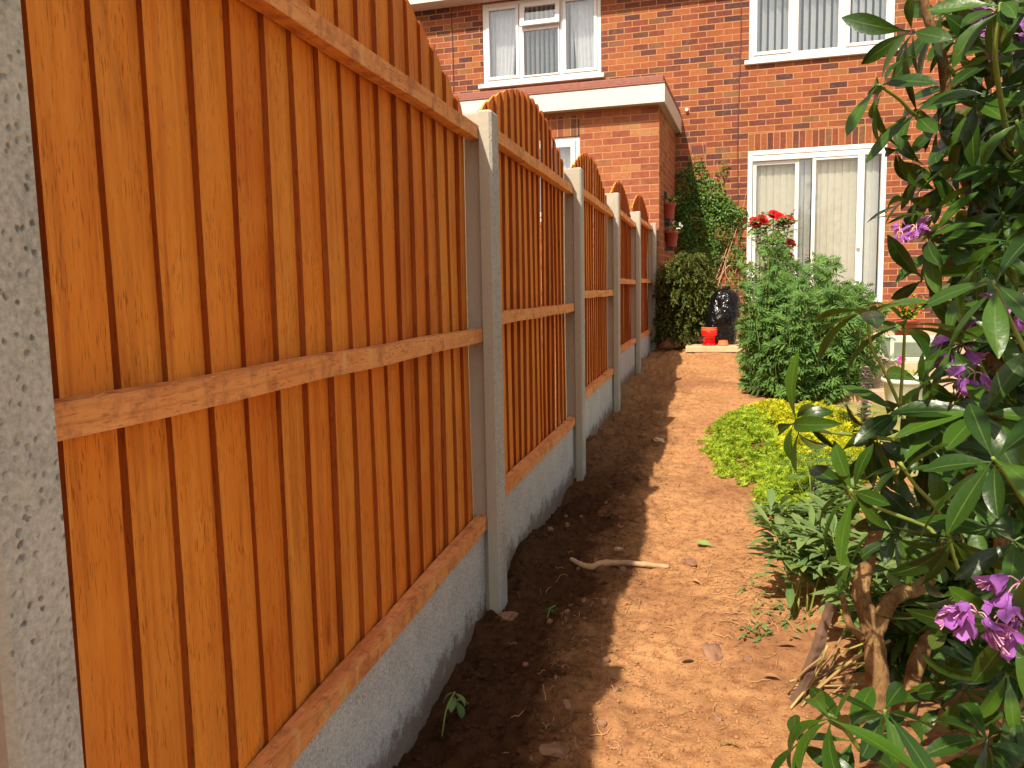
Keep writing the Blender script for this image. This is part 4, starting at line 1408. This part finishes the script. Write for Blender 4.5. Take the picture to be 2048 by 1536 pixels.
for i, (px, py, d, lab) in enumerate(SAGE):
    random.seed(50 + i)
    P = at(px, py, d)
    P.z = g1(P.x, P.y)
    root = empty('perennial', P)
    tag(root, lab, 'plant', 'grey-green perennials by the path')
    st, lv = MB(), MB()
    for s_ in range(7):
        a = rnd(0, 6.28)
        H = rnd(.16, .30)
        tip = P + Vector((math.cos(a) * rnd(.02, .12), math.sin(a) * rnd(.02, .1), H))
        sp = spline([P + Vector((rnd(-.03, .03), rnd(-.03, .03), 0)), P.lerp(tip, .6) + Vector((0, 0, .03)), tip], 10)
        st.tube(sp, [.0035 - .002 * j / 10 for j in range(11)], 5)
        for j in range(3, 11):
            for q in range(2 if j < 9 else 3):
                b = rnd(0, 6.28)
                lv.leaf(sp[j], Vector((math.cos(b), math.sin(b), rnd(.1, 1.1))), Z, rnd(.07, .135), rnd(.020, .034), rnd(.2, 1.1), .25, 5)
    hang(st.build('stems', M['twig'], smooth=True), root)
    hang(lv.build('foliage', M['sage'], smooth=True), root)

# ---- climber on the wall
random.seed(77)
cb = hpt(-0.72, -0.12, -0.70)
cl = empty('climbing_plant', cb)
tag(cl, 'leafy green climber trained up the brick wall in the corner', 'climber')
st, lv = MB(), MB()
arms = [[(-.72, -.05, -.7), (-.70, -.04, .2), (-.85, -.05, 1.0), (-.95, -.05, 1.85)], [(-.70, -.05, -.7), (-.62, -.05, .5), (-.70, -.05, 1.3), (-.82, -.06, 2.0)],
        [(-.68, -.05, -.3), (-.48, -.05, .4), (-.30, -.05, .95), (-.22, -.05, 1.3)], [(-.66, -.05, .0), (-.42, -.06, .75), (-.5, -.06, 1.15), (-.62, -.06, 1.7)],
        [(-.6, -.04, .1), (-.44, -.05, .3), (-.36, -.05, .2), (-.30, -.05, .55)], [(-.66, -.04, .3), (-.5, -.04, .42), (-.48, -.04, .15), (-.32, -.05, .0)]]
for ar in arms:
    st.tube(spline([hpt(*p) for p in ar], 30), [.008 - .0055 * j / 30 for j in range(31)], 6, .2)
clumps = [(-.90, .95, .26, .40, 520), (-.72, 1.22, .22, .30, 460), (-.62, .82, .24, .34, 520), (-.88, 1.50, .14, .24, 170), (-.55, 1.1, .16, .2, 240), (-.33, .98, .11, .13, 130), (-.70, .45, .18, .22, 260), (-.90, 1.78, .10, .08, 22), (-.36, .42, .12, .16, 110), (-.40, .1, .10, .18, 60), (-.3, .62, .05, .3, 40), (-.56, 1.6, .09, .18, 30), (-1.0, .6, .14, .3, 240), (-1.04, 1.25, .15, .45, 420), (-1.05, .85, .12, .4, 300), (-.48, 1.05, .16, .14, 180), (-.8, .5, .2, .25, 240)]
for ca, cz, ra, rz, n in clumps:
    for i in range(int(n * 1.15)):
        a, rr = rnd(0, 6.28), math.sqrt(rnd(0, 1))
        dep = -0.03 - (1 - rr * rr) * rnd(.05, .24) * min(1, ra / .2)
        P = hpt(ca + math.cos(a) * rr * ra, dep, cz + math.sin(a) * rr * rz)
        if ca + math.cos(a) * rr * ra < -1.16:
            continue
        d = Vector((rnd(-1, 1), rnd(-.8, .1), rnd(-.9, .5)))
        lv.leaf(P, d, Vector((rnd(-.4, .4), -.6, .8)), rnd(.028, .055), rnd(.018, .034), .4, .2, 3)
hang(st.build('stem', M['stick'], smooth=True), cl)
hang(lv.build('foliage', M['ivy'], smooth=True), cl)

# ---- drooping olive shrub in the shaded corner
random.seed(78)
hb = Vector((-0.27, 9.92, -0.66))
hv = empty('drooping_shrub', hb)
tag(hv, 'dark olive shrub with drooping sprays in the corner by the extension', 'shrub')
st, lv = MB(), MB()
for i in range(640):
    a, rr = rnd(0, 6.28), math.sqrt(rnd(0, 1))
    P = hb + Vector((math.cos(a) * rr * .23, math.sin(a) * rr * .25, 1.08 * (1 - .25 * rr * rr) * rnd(.10, 1.0)))
    d = Vector((math.cos(a) * .6, math.sin(a) * .6 - .2, rnd(.2, .6)))
    n = 9
    sp = [P]
    for j in range(n):
        d.z -= .16
        sp.append(sp[-1] + d.normalized() * rnd(.018, .03))
    st.tube(sp, .0018, 4, cap=False)
    for j, q in enumerate(sp):
        for r in range(4):
            e = (d.normalized() * .6 + rdir()).normalized()
            lv.kite(q, e, Z + rdir() * .3, rnd(.030, .052), .020, .5)
for i in range(8):
    st.tube(spline([hb + Vector((rnd(-.06, .06), rnd(-.06, .06), -.03)), hb + Vector((rnd(-.1, .1), rnd(-.1, .1), .4)), hb + Vector((rnd(-.2, .2), rnd(-.2, .2), .85))], 8), .010, 6)
hang(st.build('stems', M['brown_twig'], smooth=True), hv)
hang(lv.build('foliage', M['hebe']), hv)


# ------------------------------------------------------------------ step, pots, sack and other things near the house
def gp(px, py, lift=0.0):
    """the spot on the ground seen at this place of the photograph"""
    r = CAM.T @ np.array([(px - 1024) / FPX, (py - 768) / FPX, 1.0])
    z = -1.0
    for _ in range(12):
        t = z / r[2]
        z = 0.5 * z + 0.5 * (g1(r[0] * t, r[1] * t))
    t = z / r[2]
    return Vector((r[0] * t, r[1] * t, z + lift))


mb = MB()
mb.box(-0.265, 0.42, 9.33, 10.55, -0.718, -0.652)
mb.box(0.424, 1.05, 9.34, 10.55, -0.720, -0.655)
tag(mb.build('step_slab', M['slab'], bevel=0.008), 'worn tan paving step carrying the red pot and the black sack', 'step')

# black sack
random.seed(4)
m_ = MB()
prof = [(0.02, 0.0), (0.15, 0.005), (0.20, 0.06), (0.215, 0.16), (0.22, 0.28), (0.215, 0.40), (0.20, 0.50), (0.175, 0.58), (0.135, 0.63), (0.085, 0.66), (0.05, 0.675), (0.04, 0.685), (0.05, 0.70), (0.0, 0.705)]
fine = []
for i in range(len(prof) - 1):
    for j in range(4):
        f = j / 4
        fine.append((prof[i][0] * (1 - f) + prof[i + 1][0] * f, prof[i][1] * (1 - f) + prof[i + 1][1] * f))
fine.append(prof[-1])
m_.lathe(fine, (0, 0, 0), 64, sx=1.0, sy=.85)
vs = []
for x, y, z in m_.v:
    a = math.atan2(y, x)
    p = Vector((x * 5, y * 5, z * 3.2))
    k_ = 1 + .16 * mnoise.noise(p) + .10 * mnoise.noise(p * 2.3) + .05 * abs(mnoise.noise(Vector((x * 22, y * 22, z * 14 + 3 * a)))) - .05
    k_ += .05 * math.sin(a * 13 + z * 9) * max(0, (z - .42) / .3)
    vs.append((x * k_ + .14 * max(0, z - .40), y * k_, z * (1 + .05 * mnoise.noise(p * .7))))
m_.v = vs
bagp = Vector((0.12, 9.66, -0.652))
sack = m_.build('rubbish_sack', M['bag'], smooth=True)
sack.location = bagp
sack.rotation_euler = (R(2), R(2), 0.4)
sack.scale = (.94, .94, .94)
tag(sack, 'full black plastic rubbish sack on the step', 'sack')

# red pot with saucer, two orange pots nested in it
rp = Vector((-0.005, 9.52, -0.652))
t = empty('flower_pot', rp)
tag(t, 'bright red plastic flower pot with saucer on the step', 'flower pot')
m_ = MB()
m_.lathe([(0, .012), (.058, .012), (.062, .016), (.074, .108), (.087, .110), (.090, .116), (.094, .160), (.091, .164), (.086, .163), (.082, .118), (.05, .03), (0, .03)], rp, 32)
hang(m_.build('pot', M['redpot'], smooth=True), t)
m_ = MB()
m_.lathe([(0, 0), (.070, 0), (.084, .010), (.088, .020), (.085, .021), (.076, .011), (0, .010)], rp, 32)
hang(m_.build('saucer', M['redpot'], smooth=True), t)
for j, lab in enumerate(('orange pot rim stacked directly inside the red flower pot', 'topmost orange pot rim of the stack in the red flower pot')):
    m_ = MB()
    z = .166 + j * .021
    m_.lathe([(.05, z - .09), (.080, z - .005), (.084, z), (.091, z + .001), (.093, z + .014), (.089, z + .018), (.083, z + .017), (.078, z - .002), (.046, z - .09)], rp, 32)
    tag(m_.build('nested_pot', M['terra'], smooth=True), lab, 'flower pot', 'orange pots stacked in the red pot')
m_ = MB()
m_.lathe([(.055, .0), (.06, .0), (.064, .012), (.058, .016), (.046, .058), (.0, .062)], (0.145, 9.46, -0.651), 24)
tag(m_.build('upturned_pot', M['terra'], smooth=True), 'small upturned terracotta pot on the step beside the sack', 'flower pot')

# two pots hung on the side wall of the extension
random.seed(19)
for i, (px, py, d, lab) in enumerate(((1337, 424, 10.25, 'upper red-brown wall pot with trailing leaves on the extension side wall'), (1343, 480, 10.35, 'lower dark red wall pot with small white flowers, under the other wall pot'))):
    P = at(px, py, d)
    P.z -= 0.09
    t = empty('wall_pot', P)
    tag(t, lab, 'wall pot', 'pots hung on the extension wall')
    m_ = MB()
    m_.lathe([(0, 0), (.060, 0), (.064, .008), (.084, .165), (.096, .168), (.098, .195), (.093, .198), (.086, .192), (.08, .165), (0, .16)], P, 28)
    hang(m_.build('pot', M['hangpot'], smooth=True), t)
    m_ = MB()
    w0 = P + Vector((-.112, .0, 0))
    m_.box(w0.x, w0.x + .012, w0.y - .05, w0.y + .05, P.z - .06, P.z + .34)
    m_.box(w0.x + .012, P.x + .02, w0.y - .03, w0.y + .03, P.z - .045, P.z - .004)
    m_.box(w0.x + .012, P.x - .02, w0.y - .05, w0.y + .05, P.z + .26, P.z + .34)
    hang(m_.build('bracket', M['black']), t)
    lv, fl = MB(), MB()
    for q in range(90):
        a = rnd(0, 6.28)
        o_ = Vector((math.cos(a) * rnd(0, .11) + rnd(0, .04), math.sin(a) * rnd(0, .10) - .02, .19 + rnd(0, .11)))
        lv.leaf(P + o_, Vector((math.cos(a), math.sin(a), rnd(-.6, .7))), Z + rdir() * .3, rnd(.025, .05), rnd(.02, .035), .6, .2, 3)
        if i == 1 and q % 9 == 0:
            for k_ in range(5):
                fl.kite(P + o_ + Vector((.04, -.03, .02)), rdir() + Vector((0, -.6, .4)), Vector((0, -1, .4)), .02, .016)
    hang(lv.build('foliage', M['ivy'], smooth=True), t)
    if i == 1:
        hang(fl.build('blossoms', M['whitepot']), t)

# raised patio on the far side, its step and what stands there
mb = MB()
mb.box(1.02, 8.0, 7.05, 11.78, -1.3, -0.62)
tag(mb.build('patio', M['conc_step'], bevel=0.01), 'raised concrete patio in front of the house', 'patio', kind='structure')
mb = MB()
mb.box(0.98, 2.6, 6.62, 7.045, -1.3, -0.80)
tag(mb.build('patio_step', M['conc_step'], bevel=0.01), 'low concrete step below the patio edge, behind the rhododendron', 'step')
mb = MB()
mb.box(1.95, 2.5, 6.60, 6.72, -1.1, -0.70)
tag(mb.build('brick_edging', M['brick_ext']), 'short run of orange brick edging by the patio step', 'wall')
P = Vector((1.36, 6.25, 0))
P.z = float(gbase(P.x, P.y)) + 0.015
t = empty('planter', P)
tag(t, 'squat white planter with one bright pink flower', 'planter')
m_ = MB()
m_.lathe([(0, 0), (.12, 0), (.125, .01), (.15, .19), (.165, .195), (.168, .225), (.155, .228), (.145, .20), (0, .19)], P, 32)
hang(m_.build('pot', M['whitepot'], smooth=True), t)
random.seed(23)
lv, fl, st = MB(), MB(), MB()
for q in range(110):
    a = rnd(0, 6.28)
    lv.leaf(P + Vector((math.cos(a) * rnd(0, .15), math.sin(a) * rnd(0, .15), .2 + rnd(0, .10))), Vector((math.cos(a), math.sin(a), rnd(0, .9))), Z, rnd(.03, .055), .02, .5, .2, 3)
fp = P + Vector((-.05, -.06, .36))
st.tube([P + Vector((-.03, -.03, .2)), fp], .003, 5)
for ring in range(2):
    for q in range(6):
        a = q * 1.047 + ring * .5
        fl.leaf(fp, Vector((math.cos(a), -.5 - .3 * ring, math.sin(a) + .1)), Vector((0, -1, .2)), .032, .026, .3, .1, 3, pet=0)
hang(lv.build('foliage', M['lime'], smooth=True), t)
hang(st.build('stem', M['twig']), t)
hang(fl.build('flower', M['pink'], smooth=True), t)

# cold frame
P = Vector((1.72, 7.35, -0.62))
t = empty('cold_frame', P)
tag(t, 'low pale green glass cold frame standing on the patio', 'cold frame')
m_ = MB()
for b in ((-.3, .3, -.22, -.19, 0, .03), (-.3, .3, -.22, -.19, .15, .18), (-.3, -.27, -.22, -.19, .03, .15), (.27, .3, -.22, -.19, .03, .15), (-.3, -.27, -.188, .22, .15, .18), (.27, .3, -.188, .22, .15, .18), (-.3, .3, .22, .25, 0, .18)):
    m_.box(P.x + b[0], P.x + b[1], P.y + b[2], P.y + b[3], P.z + b[4] + .001, P.z + b[5])
hang(m_.build('frame', M['sagepaint']), t)
m_ = MB()
m_.box(P.x - .268, P.x + .268, P.y - .208, P.y - .202, P.z + .031, P.z + .149)
m_.box(P.x - .268, P.x + .268, P.y - .187, P.y + .219, P.z + .16, P.z + .166)
hang(m_.build('pane', M['glass']), t)

# fuchsia in a pot
random.seed(29)
P = at(1812, 640, 9.0)
P.z = -0.62
t = empty('fuchsia', P)
tag(t, 'yellow-green potted fuchsia with small red flowers by the patio door', 'plant')
m_ = MB()
m_.lathe([(0, 0), (.10, 0), (.13, .2), (.14, .2), (.14, .23), (.12, .23), (.11, .19), (0, .19)], P, 24)
hang(m_.build('pot', M['hangpot'], smooth=True), t)
lv, fl, st = MB(), MB(), MB()
for q in range(42):
    a = rnd(0, 6.28)
    tip = P + Vector((math.cos(a) * rnd(.03, .2), math.sin(a) * rnd(.03, .2), rnd(.3, .52)))
    sp = spline([P + Z * .19, P.lerp(tip, .6) + Z * .08, tip], 8)
    st.tube(sp, .003, 4, cap=False)
    for j in range(2, 9):
        for k_ in range(4):
            b = rnd(0, 6.28)
            lv.leaf(sp[j], Vector((math.cos(b), math.sin(b), rnd(-.3, .6))), Z, rnd(.03, .05), .022, .5, .2, 3)
    fl.leaf(tip, Vector((rnd(-.3, .3), -.4, -1)), Vector((0, -1, 0)), .05, .02, .1, .4, 3)
hang(lv.build('foliage', M['lime'], smooth=True), t)
hang(st.build('stems', M['brown_twig']), t)
hang(fl.build('blossoms', M['red'], smooth=True), t)

# folded turquoise parasol
P = hpt(2.62, -0.55, -0.62)
t = empty('folded_parasol', P)
tag(t, 'folded turquoise parasol against the brick wall, seen through the rhododendron', 'parasol')
m_ = MB()
m_.tube([P, P + Vector((.0, .0, 2.05))], .018, 10)
m_.lathe([(0, 0), (.22, 0), (.22, .05), (.05, .09), (0, .09)], P, 24)
hang(m_.build('pole', M['whitepot'], smooth=True), t)
m_ = MB()
vs, K, rows = [], 48, 16
for r in range(rows):
    f = r / (rows - 1)
    for k_ in range(K):
        a = 2 * math.pi * k_ / K
        rr = (.17 * f ** .6 + .02) * (1 + .38 * math.sin(a * 8 + f * 1.5)) * (1 - .25 * math.exp(-((f - .62) / .06) ** 2))
        vs.append(P + Vector((math.cos(a) * rr, math.sin(a) * rr, 1.98 - 1.45 * f)))
m_.add(vs, [(r * K + k_, r * K + (k_ + 1) % K, (r + 1) * K + (k_ + 1) % K, (r + 1) * K + k_) for r in range(rows - 1) for k_ in range(K)])
hang(m_.build('canopy', M['teal'], smooth=True), t)

# blue drum behind the shrub
m_ = MB()
m_.lathe([(0, 0), (.13, 0), (.14, .02), (.145, .30), (.152, .32), (.145, .34), (.145, .62), (.135, .68), (.06, .71), (.05, .74), (0, .74)], (float(at(1548, 560, 8.9).x), 9.1, -0.72), 28)
tag(m_.build('plastic_drum', M['blue'], smooth=True), 'blue plastic drum glimpsed through the green shrub', 'drum')

# ------------------------------------------------------------------ things lying on the soil
m_ = MB()
pp = [gp(1142, 1126, .016), gp(1164, 1136, .012), gp(1184, 1141, .014), gp(1202, 1135, .016), gp(1240, 1134, .016), gp(1290, 1136, .014), gp(1338, 1138, .008)]
m_.tube(spline(pp, 40), [.008 + .004 * min(1, i / 12) - .0035 * max(0, (i - 24) / 16) for i in range(41)], 10, .25)
tag(m_.build('stick', M['stick'], smooth=True), 'long pale bent stick lying across the shadow edge', 'stick')

random.seed(90)
STONES = [(1320, 884, .040, 1, 'pale flat stone beside the path shadow, level with the golden plants'), (1380, 1128, .034, 0, 'brown wedge-shaped stone right of the long stick'),
          (1424, 1310, .034, 0, 'brown stone over a dark hollow in the sunlit soil'), (1013, 1238, .036, 0, 'flat brown stone leaning at the foot of the second post'),
          (1108, 1506, .036, 0, 'flat brown stone in the dark soil at the bottom edge'), (1237, 1100, .020, 1, 'rounded tan stone in the shade just above the long stick')]
for px, py, r, pale, lab in STONES:
    P = gp(px, py)
    m_ = MB()
    m_.blob((0, 0, 0), r, 2, .5, (1.15, .8, .5), seed=px)
    o = m_.build('stone', M['stone_pale' if pale else 'stone'])
    o.location = P + Z * r * .12
    o.rotation_euler = (rnd(-.5, .5), rnd(-.5, .5), rnd(0, 6))
    tag(o, lab, 'stone', 'stones on the soil')
m_ = MB()
m_.blob((0, 0, 0), .012, 2, .5, (1.1, .9, .7), seed=5)
pebble = None
for i in range(34):
    px, py = (rnd(1030, 1290), rnd(960, 1530)) if i < 27 else (rnd(1290, 1560), rnd(860, 1500))
    P = gp(px, py)
    if P.x < -.70:
        continue
    if pebble is None:
        o = pebble = m_.build('pebble', M['stone'])
    else:
        o = pebble.copy()
        COL.objects.link(o)
    o.location = P + Z * .002
    o.rotation_euler = (rnd(0, 6), rnd(0, 6), rnd(0, 6))
    k_ = rnd(.5, 1.35)
    o.scale = (k_, k_, k_)
    tag(o, 'small brown pebble lying on the dug soil', 'pebble', 'pebbles on the dug soil')


def ground_leaf(px, py, L, W, mat, lab, cat, grp, ang, lift=.012):
    m_ = MB()
    P = gp(px, py)
    d = Vector((math.cos(ang), math.sin(ang), .12))
    m_.leaf((0, 0, 0), d, Z + Vector((rnd(-.5, .5), rnd(-.5, .5), 0)), L, W, rnd(.2, .9), .3, 6)
    o = m_.build('fallen_leaf', M[mat], smooth=True)
    o.location = P + Z * lift
    return tag(o, lab, cat, grp)


for a in ((1425, 1098, .075, .04, 'greenleaf', 'curled green leaf on sunlit soil, right of the long stick', 2.6), (1436, 1496, .06, .018, 'greenleaf', 'slim green leaf on sunlit soil near the bottom edge', .2),
          (1355, 1330, .05, .02, 'deadleaf', 'dark curled dead leaf on the open sunlit soil', .6), (1562, 1365, .05, .022, 'deadleaf', 'dead leaf on the soil beside the dark stake', 2.8),
          (1548, 1295, .06, .02, 'deadleaf', 'pale tan dead leaf on the soil left of the stake', .1), (1470, 1190, .05, .016, 'root', 'pale dry leaf among the roots right of the stick', .5),
          (1400, 1172, .055, .012, 'root', 'pale wood chip standing in the sunlit soil', 2.2), (1545, 1225, .05, .02, 'greenleaf', 'limp green leaf at the edge of the perennials', 1.2),
          (1175, 1205, .035, .012, 'deadleaf', 'small pinkish dead leaf on the shaded soil', .4), (1240, 1215, .05, .01, 'stick', 'short pale twig at the shadow edge below the stick', .6)):
    ground_leaf(a[0], a[1], a[2], a[3], a[4], a[5], 'leaf' if 'leaf' in a[5] else 'chip', 'leaves and chips fallen on the soil', a[6])

# two weeds on the dug soil
random.seed(6)
for px, py, lab, hgt, nl in ((1092, 1243, 'small green weed with lobed leaves on the dug soil', .03, 7), (838, 1480, 'drooping weed growing against the first gravel board', .10, 6)):
    P = gp(px, py)
    if nl == 6:
        P.x = -.66
        P.z = g1(P.x, P.y)
    t = empty('weed', P)
    tag(t, lab, 'weed')
    lv, st = MB(), MB()
    tip = P + Vector((.02, .06, hgt))
    st.tube(spline([P - Z * .01, P.lerp(tip, .5) + Vector((.0, -.015, .02)), tip], 8), .0022, 5)
    for i in range(nl):
        a = i * 2.4
        lv.leaf(tip - Z * rnd(0, hgt * .4), Vector((math.cos(a), math.sin(a), rnd(-.5, .3))), Z, rnd(.032, .055), rnd(.018, .028), 1.0, .35, 5)
    hang(st.build('stem', M['twig']), t)
    hang(lv.build('foliage', M['sage' if nl == 6 else 'ivy'], smooth=True), t)

# stake and a bundle of dry stems under the perennials
m_ = MB()
p0, p1 = gp(1592, 1400), at(1662, 1208, 2.06)
m_.tube(spline([p0 - (p1 - p0) * .1, p0.lerp(p1, .4) + Vector((.004, 0, 0)), p1], 20), [.014 + .002 * math.sin(i) for i in range(21)], 5, .4)
tag(m_.build('stake', M['stake']), 'dark weathered wooden stake leaning in the perennials', 'stake')
m_ = MB()
for i in range(13):
    a = gp(rnd(1572, 1640), rnd(1360, 1420), .004)
    b = at(rnd(1640, 1790), rnd(1240, 1380), rnd(2.0, 2.25))
    b.z = max(b.z, g1(b.x, b.y) + .02)
    m_.tube(spline([a, a.lerp(b, .5) + rdir() * .02 + Z * .01, b], 8), rnd(.002, .0045), 5)
tag(m_.build('dry_stems', M['straw'], smooth=True), 'bundle of dry yellow stems behind the dark stake', 'stems')

# crumbs of earth, roots and clippings nobody could count
random.seed(40)
m_ = MB()
for i in range(15000):
    if i % 2:
        x, y = rnd(-.70, .15), 1.1 + 5.5 * rnd(0, 1) ** 1.6
        r = rnd(.0025, .0085) * (1.3 if x < -.3 else .8)
    else:
        x, y = rnd(-.5, .40), 1.1 + 8 * rnd(0, 1) ** 1.5
        r = rnd(.0022, .0062)
    z = g1(x, y)
    vs = [Vector((x, y, z + r * .3)) + Vector(v) * r * rnd(.6, 1.25) for v in ((1, 0, 0), (0, 1, 0), (-1, 0, 0), (0, -1, 0), (0, 0, .9), (.7, .7, .3), (-.7, -.6, .4))]
    m_.add(vs, [(0, 5, 4), (5, 1, 4), (1, 2, 4), (2, 6, 4), (6, 3, 4), (3, 0, 4)])
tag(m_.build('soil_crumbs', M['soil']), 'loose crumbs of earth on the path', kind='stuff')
m_ = MB()
for i in range(260):
    if i < 80:
        P = gp(rnd(1000, 1300), rnd(950, 1530))
        if P.x < -.7:
            continue
        L = rnd(.02, .06)
    elif i < 210:
        P = gp(rnd(1400, 1600), rnd(1110, 1270))
        L = rnd(.03, .12)
    else:
        P = gp(rnd(1280, 1560), rnd(760, 1500))
        L = rnd(.02, .07)
    a = rnd(0, 6.28)
    pts = []
    for j in range(6):
        a += rnd(-.6, .6)
        pts.append(P + Vector((0, 0, .004)))
        P = P + Vector((math.cos(a), math.sin(a), 0)) * L / 5
        P.z = g1(P.x, P.y) + rnd(0, .006)
    m_.tube(pts, rnd(.0004, .0011), 4, cap=False)
tag(m_.build('root_litter', M['root']), 'fine dry roots and straw strewn on the soil', kind='stuff')
m_ = MB()
for i in range(130):
    P = gp(rnd(1480, 1620), rnd(1150, 1290), rnd(.003, .02))
    m_.leaf(P, Vector((rnd(-1, 1), rnd(-1, 1), rnd(0, .5))), Z + rdir() * .5, rnd(.015, .045), rnd(.006, .014), .6, .2, 3)
tag(m_.build('leaf_clippings', M['sage'], smooth=True), 'wilted leaf clippings at the edge of the path', kind='stuff')
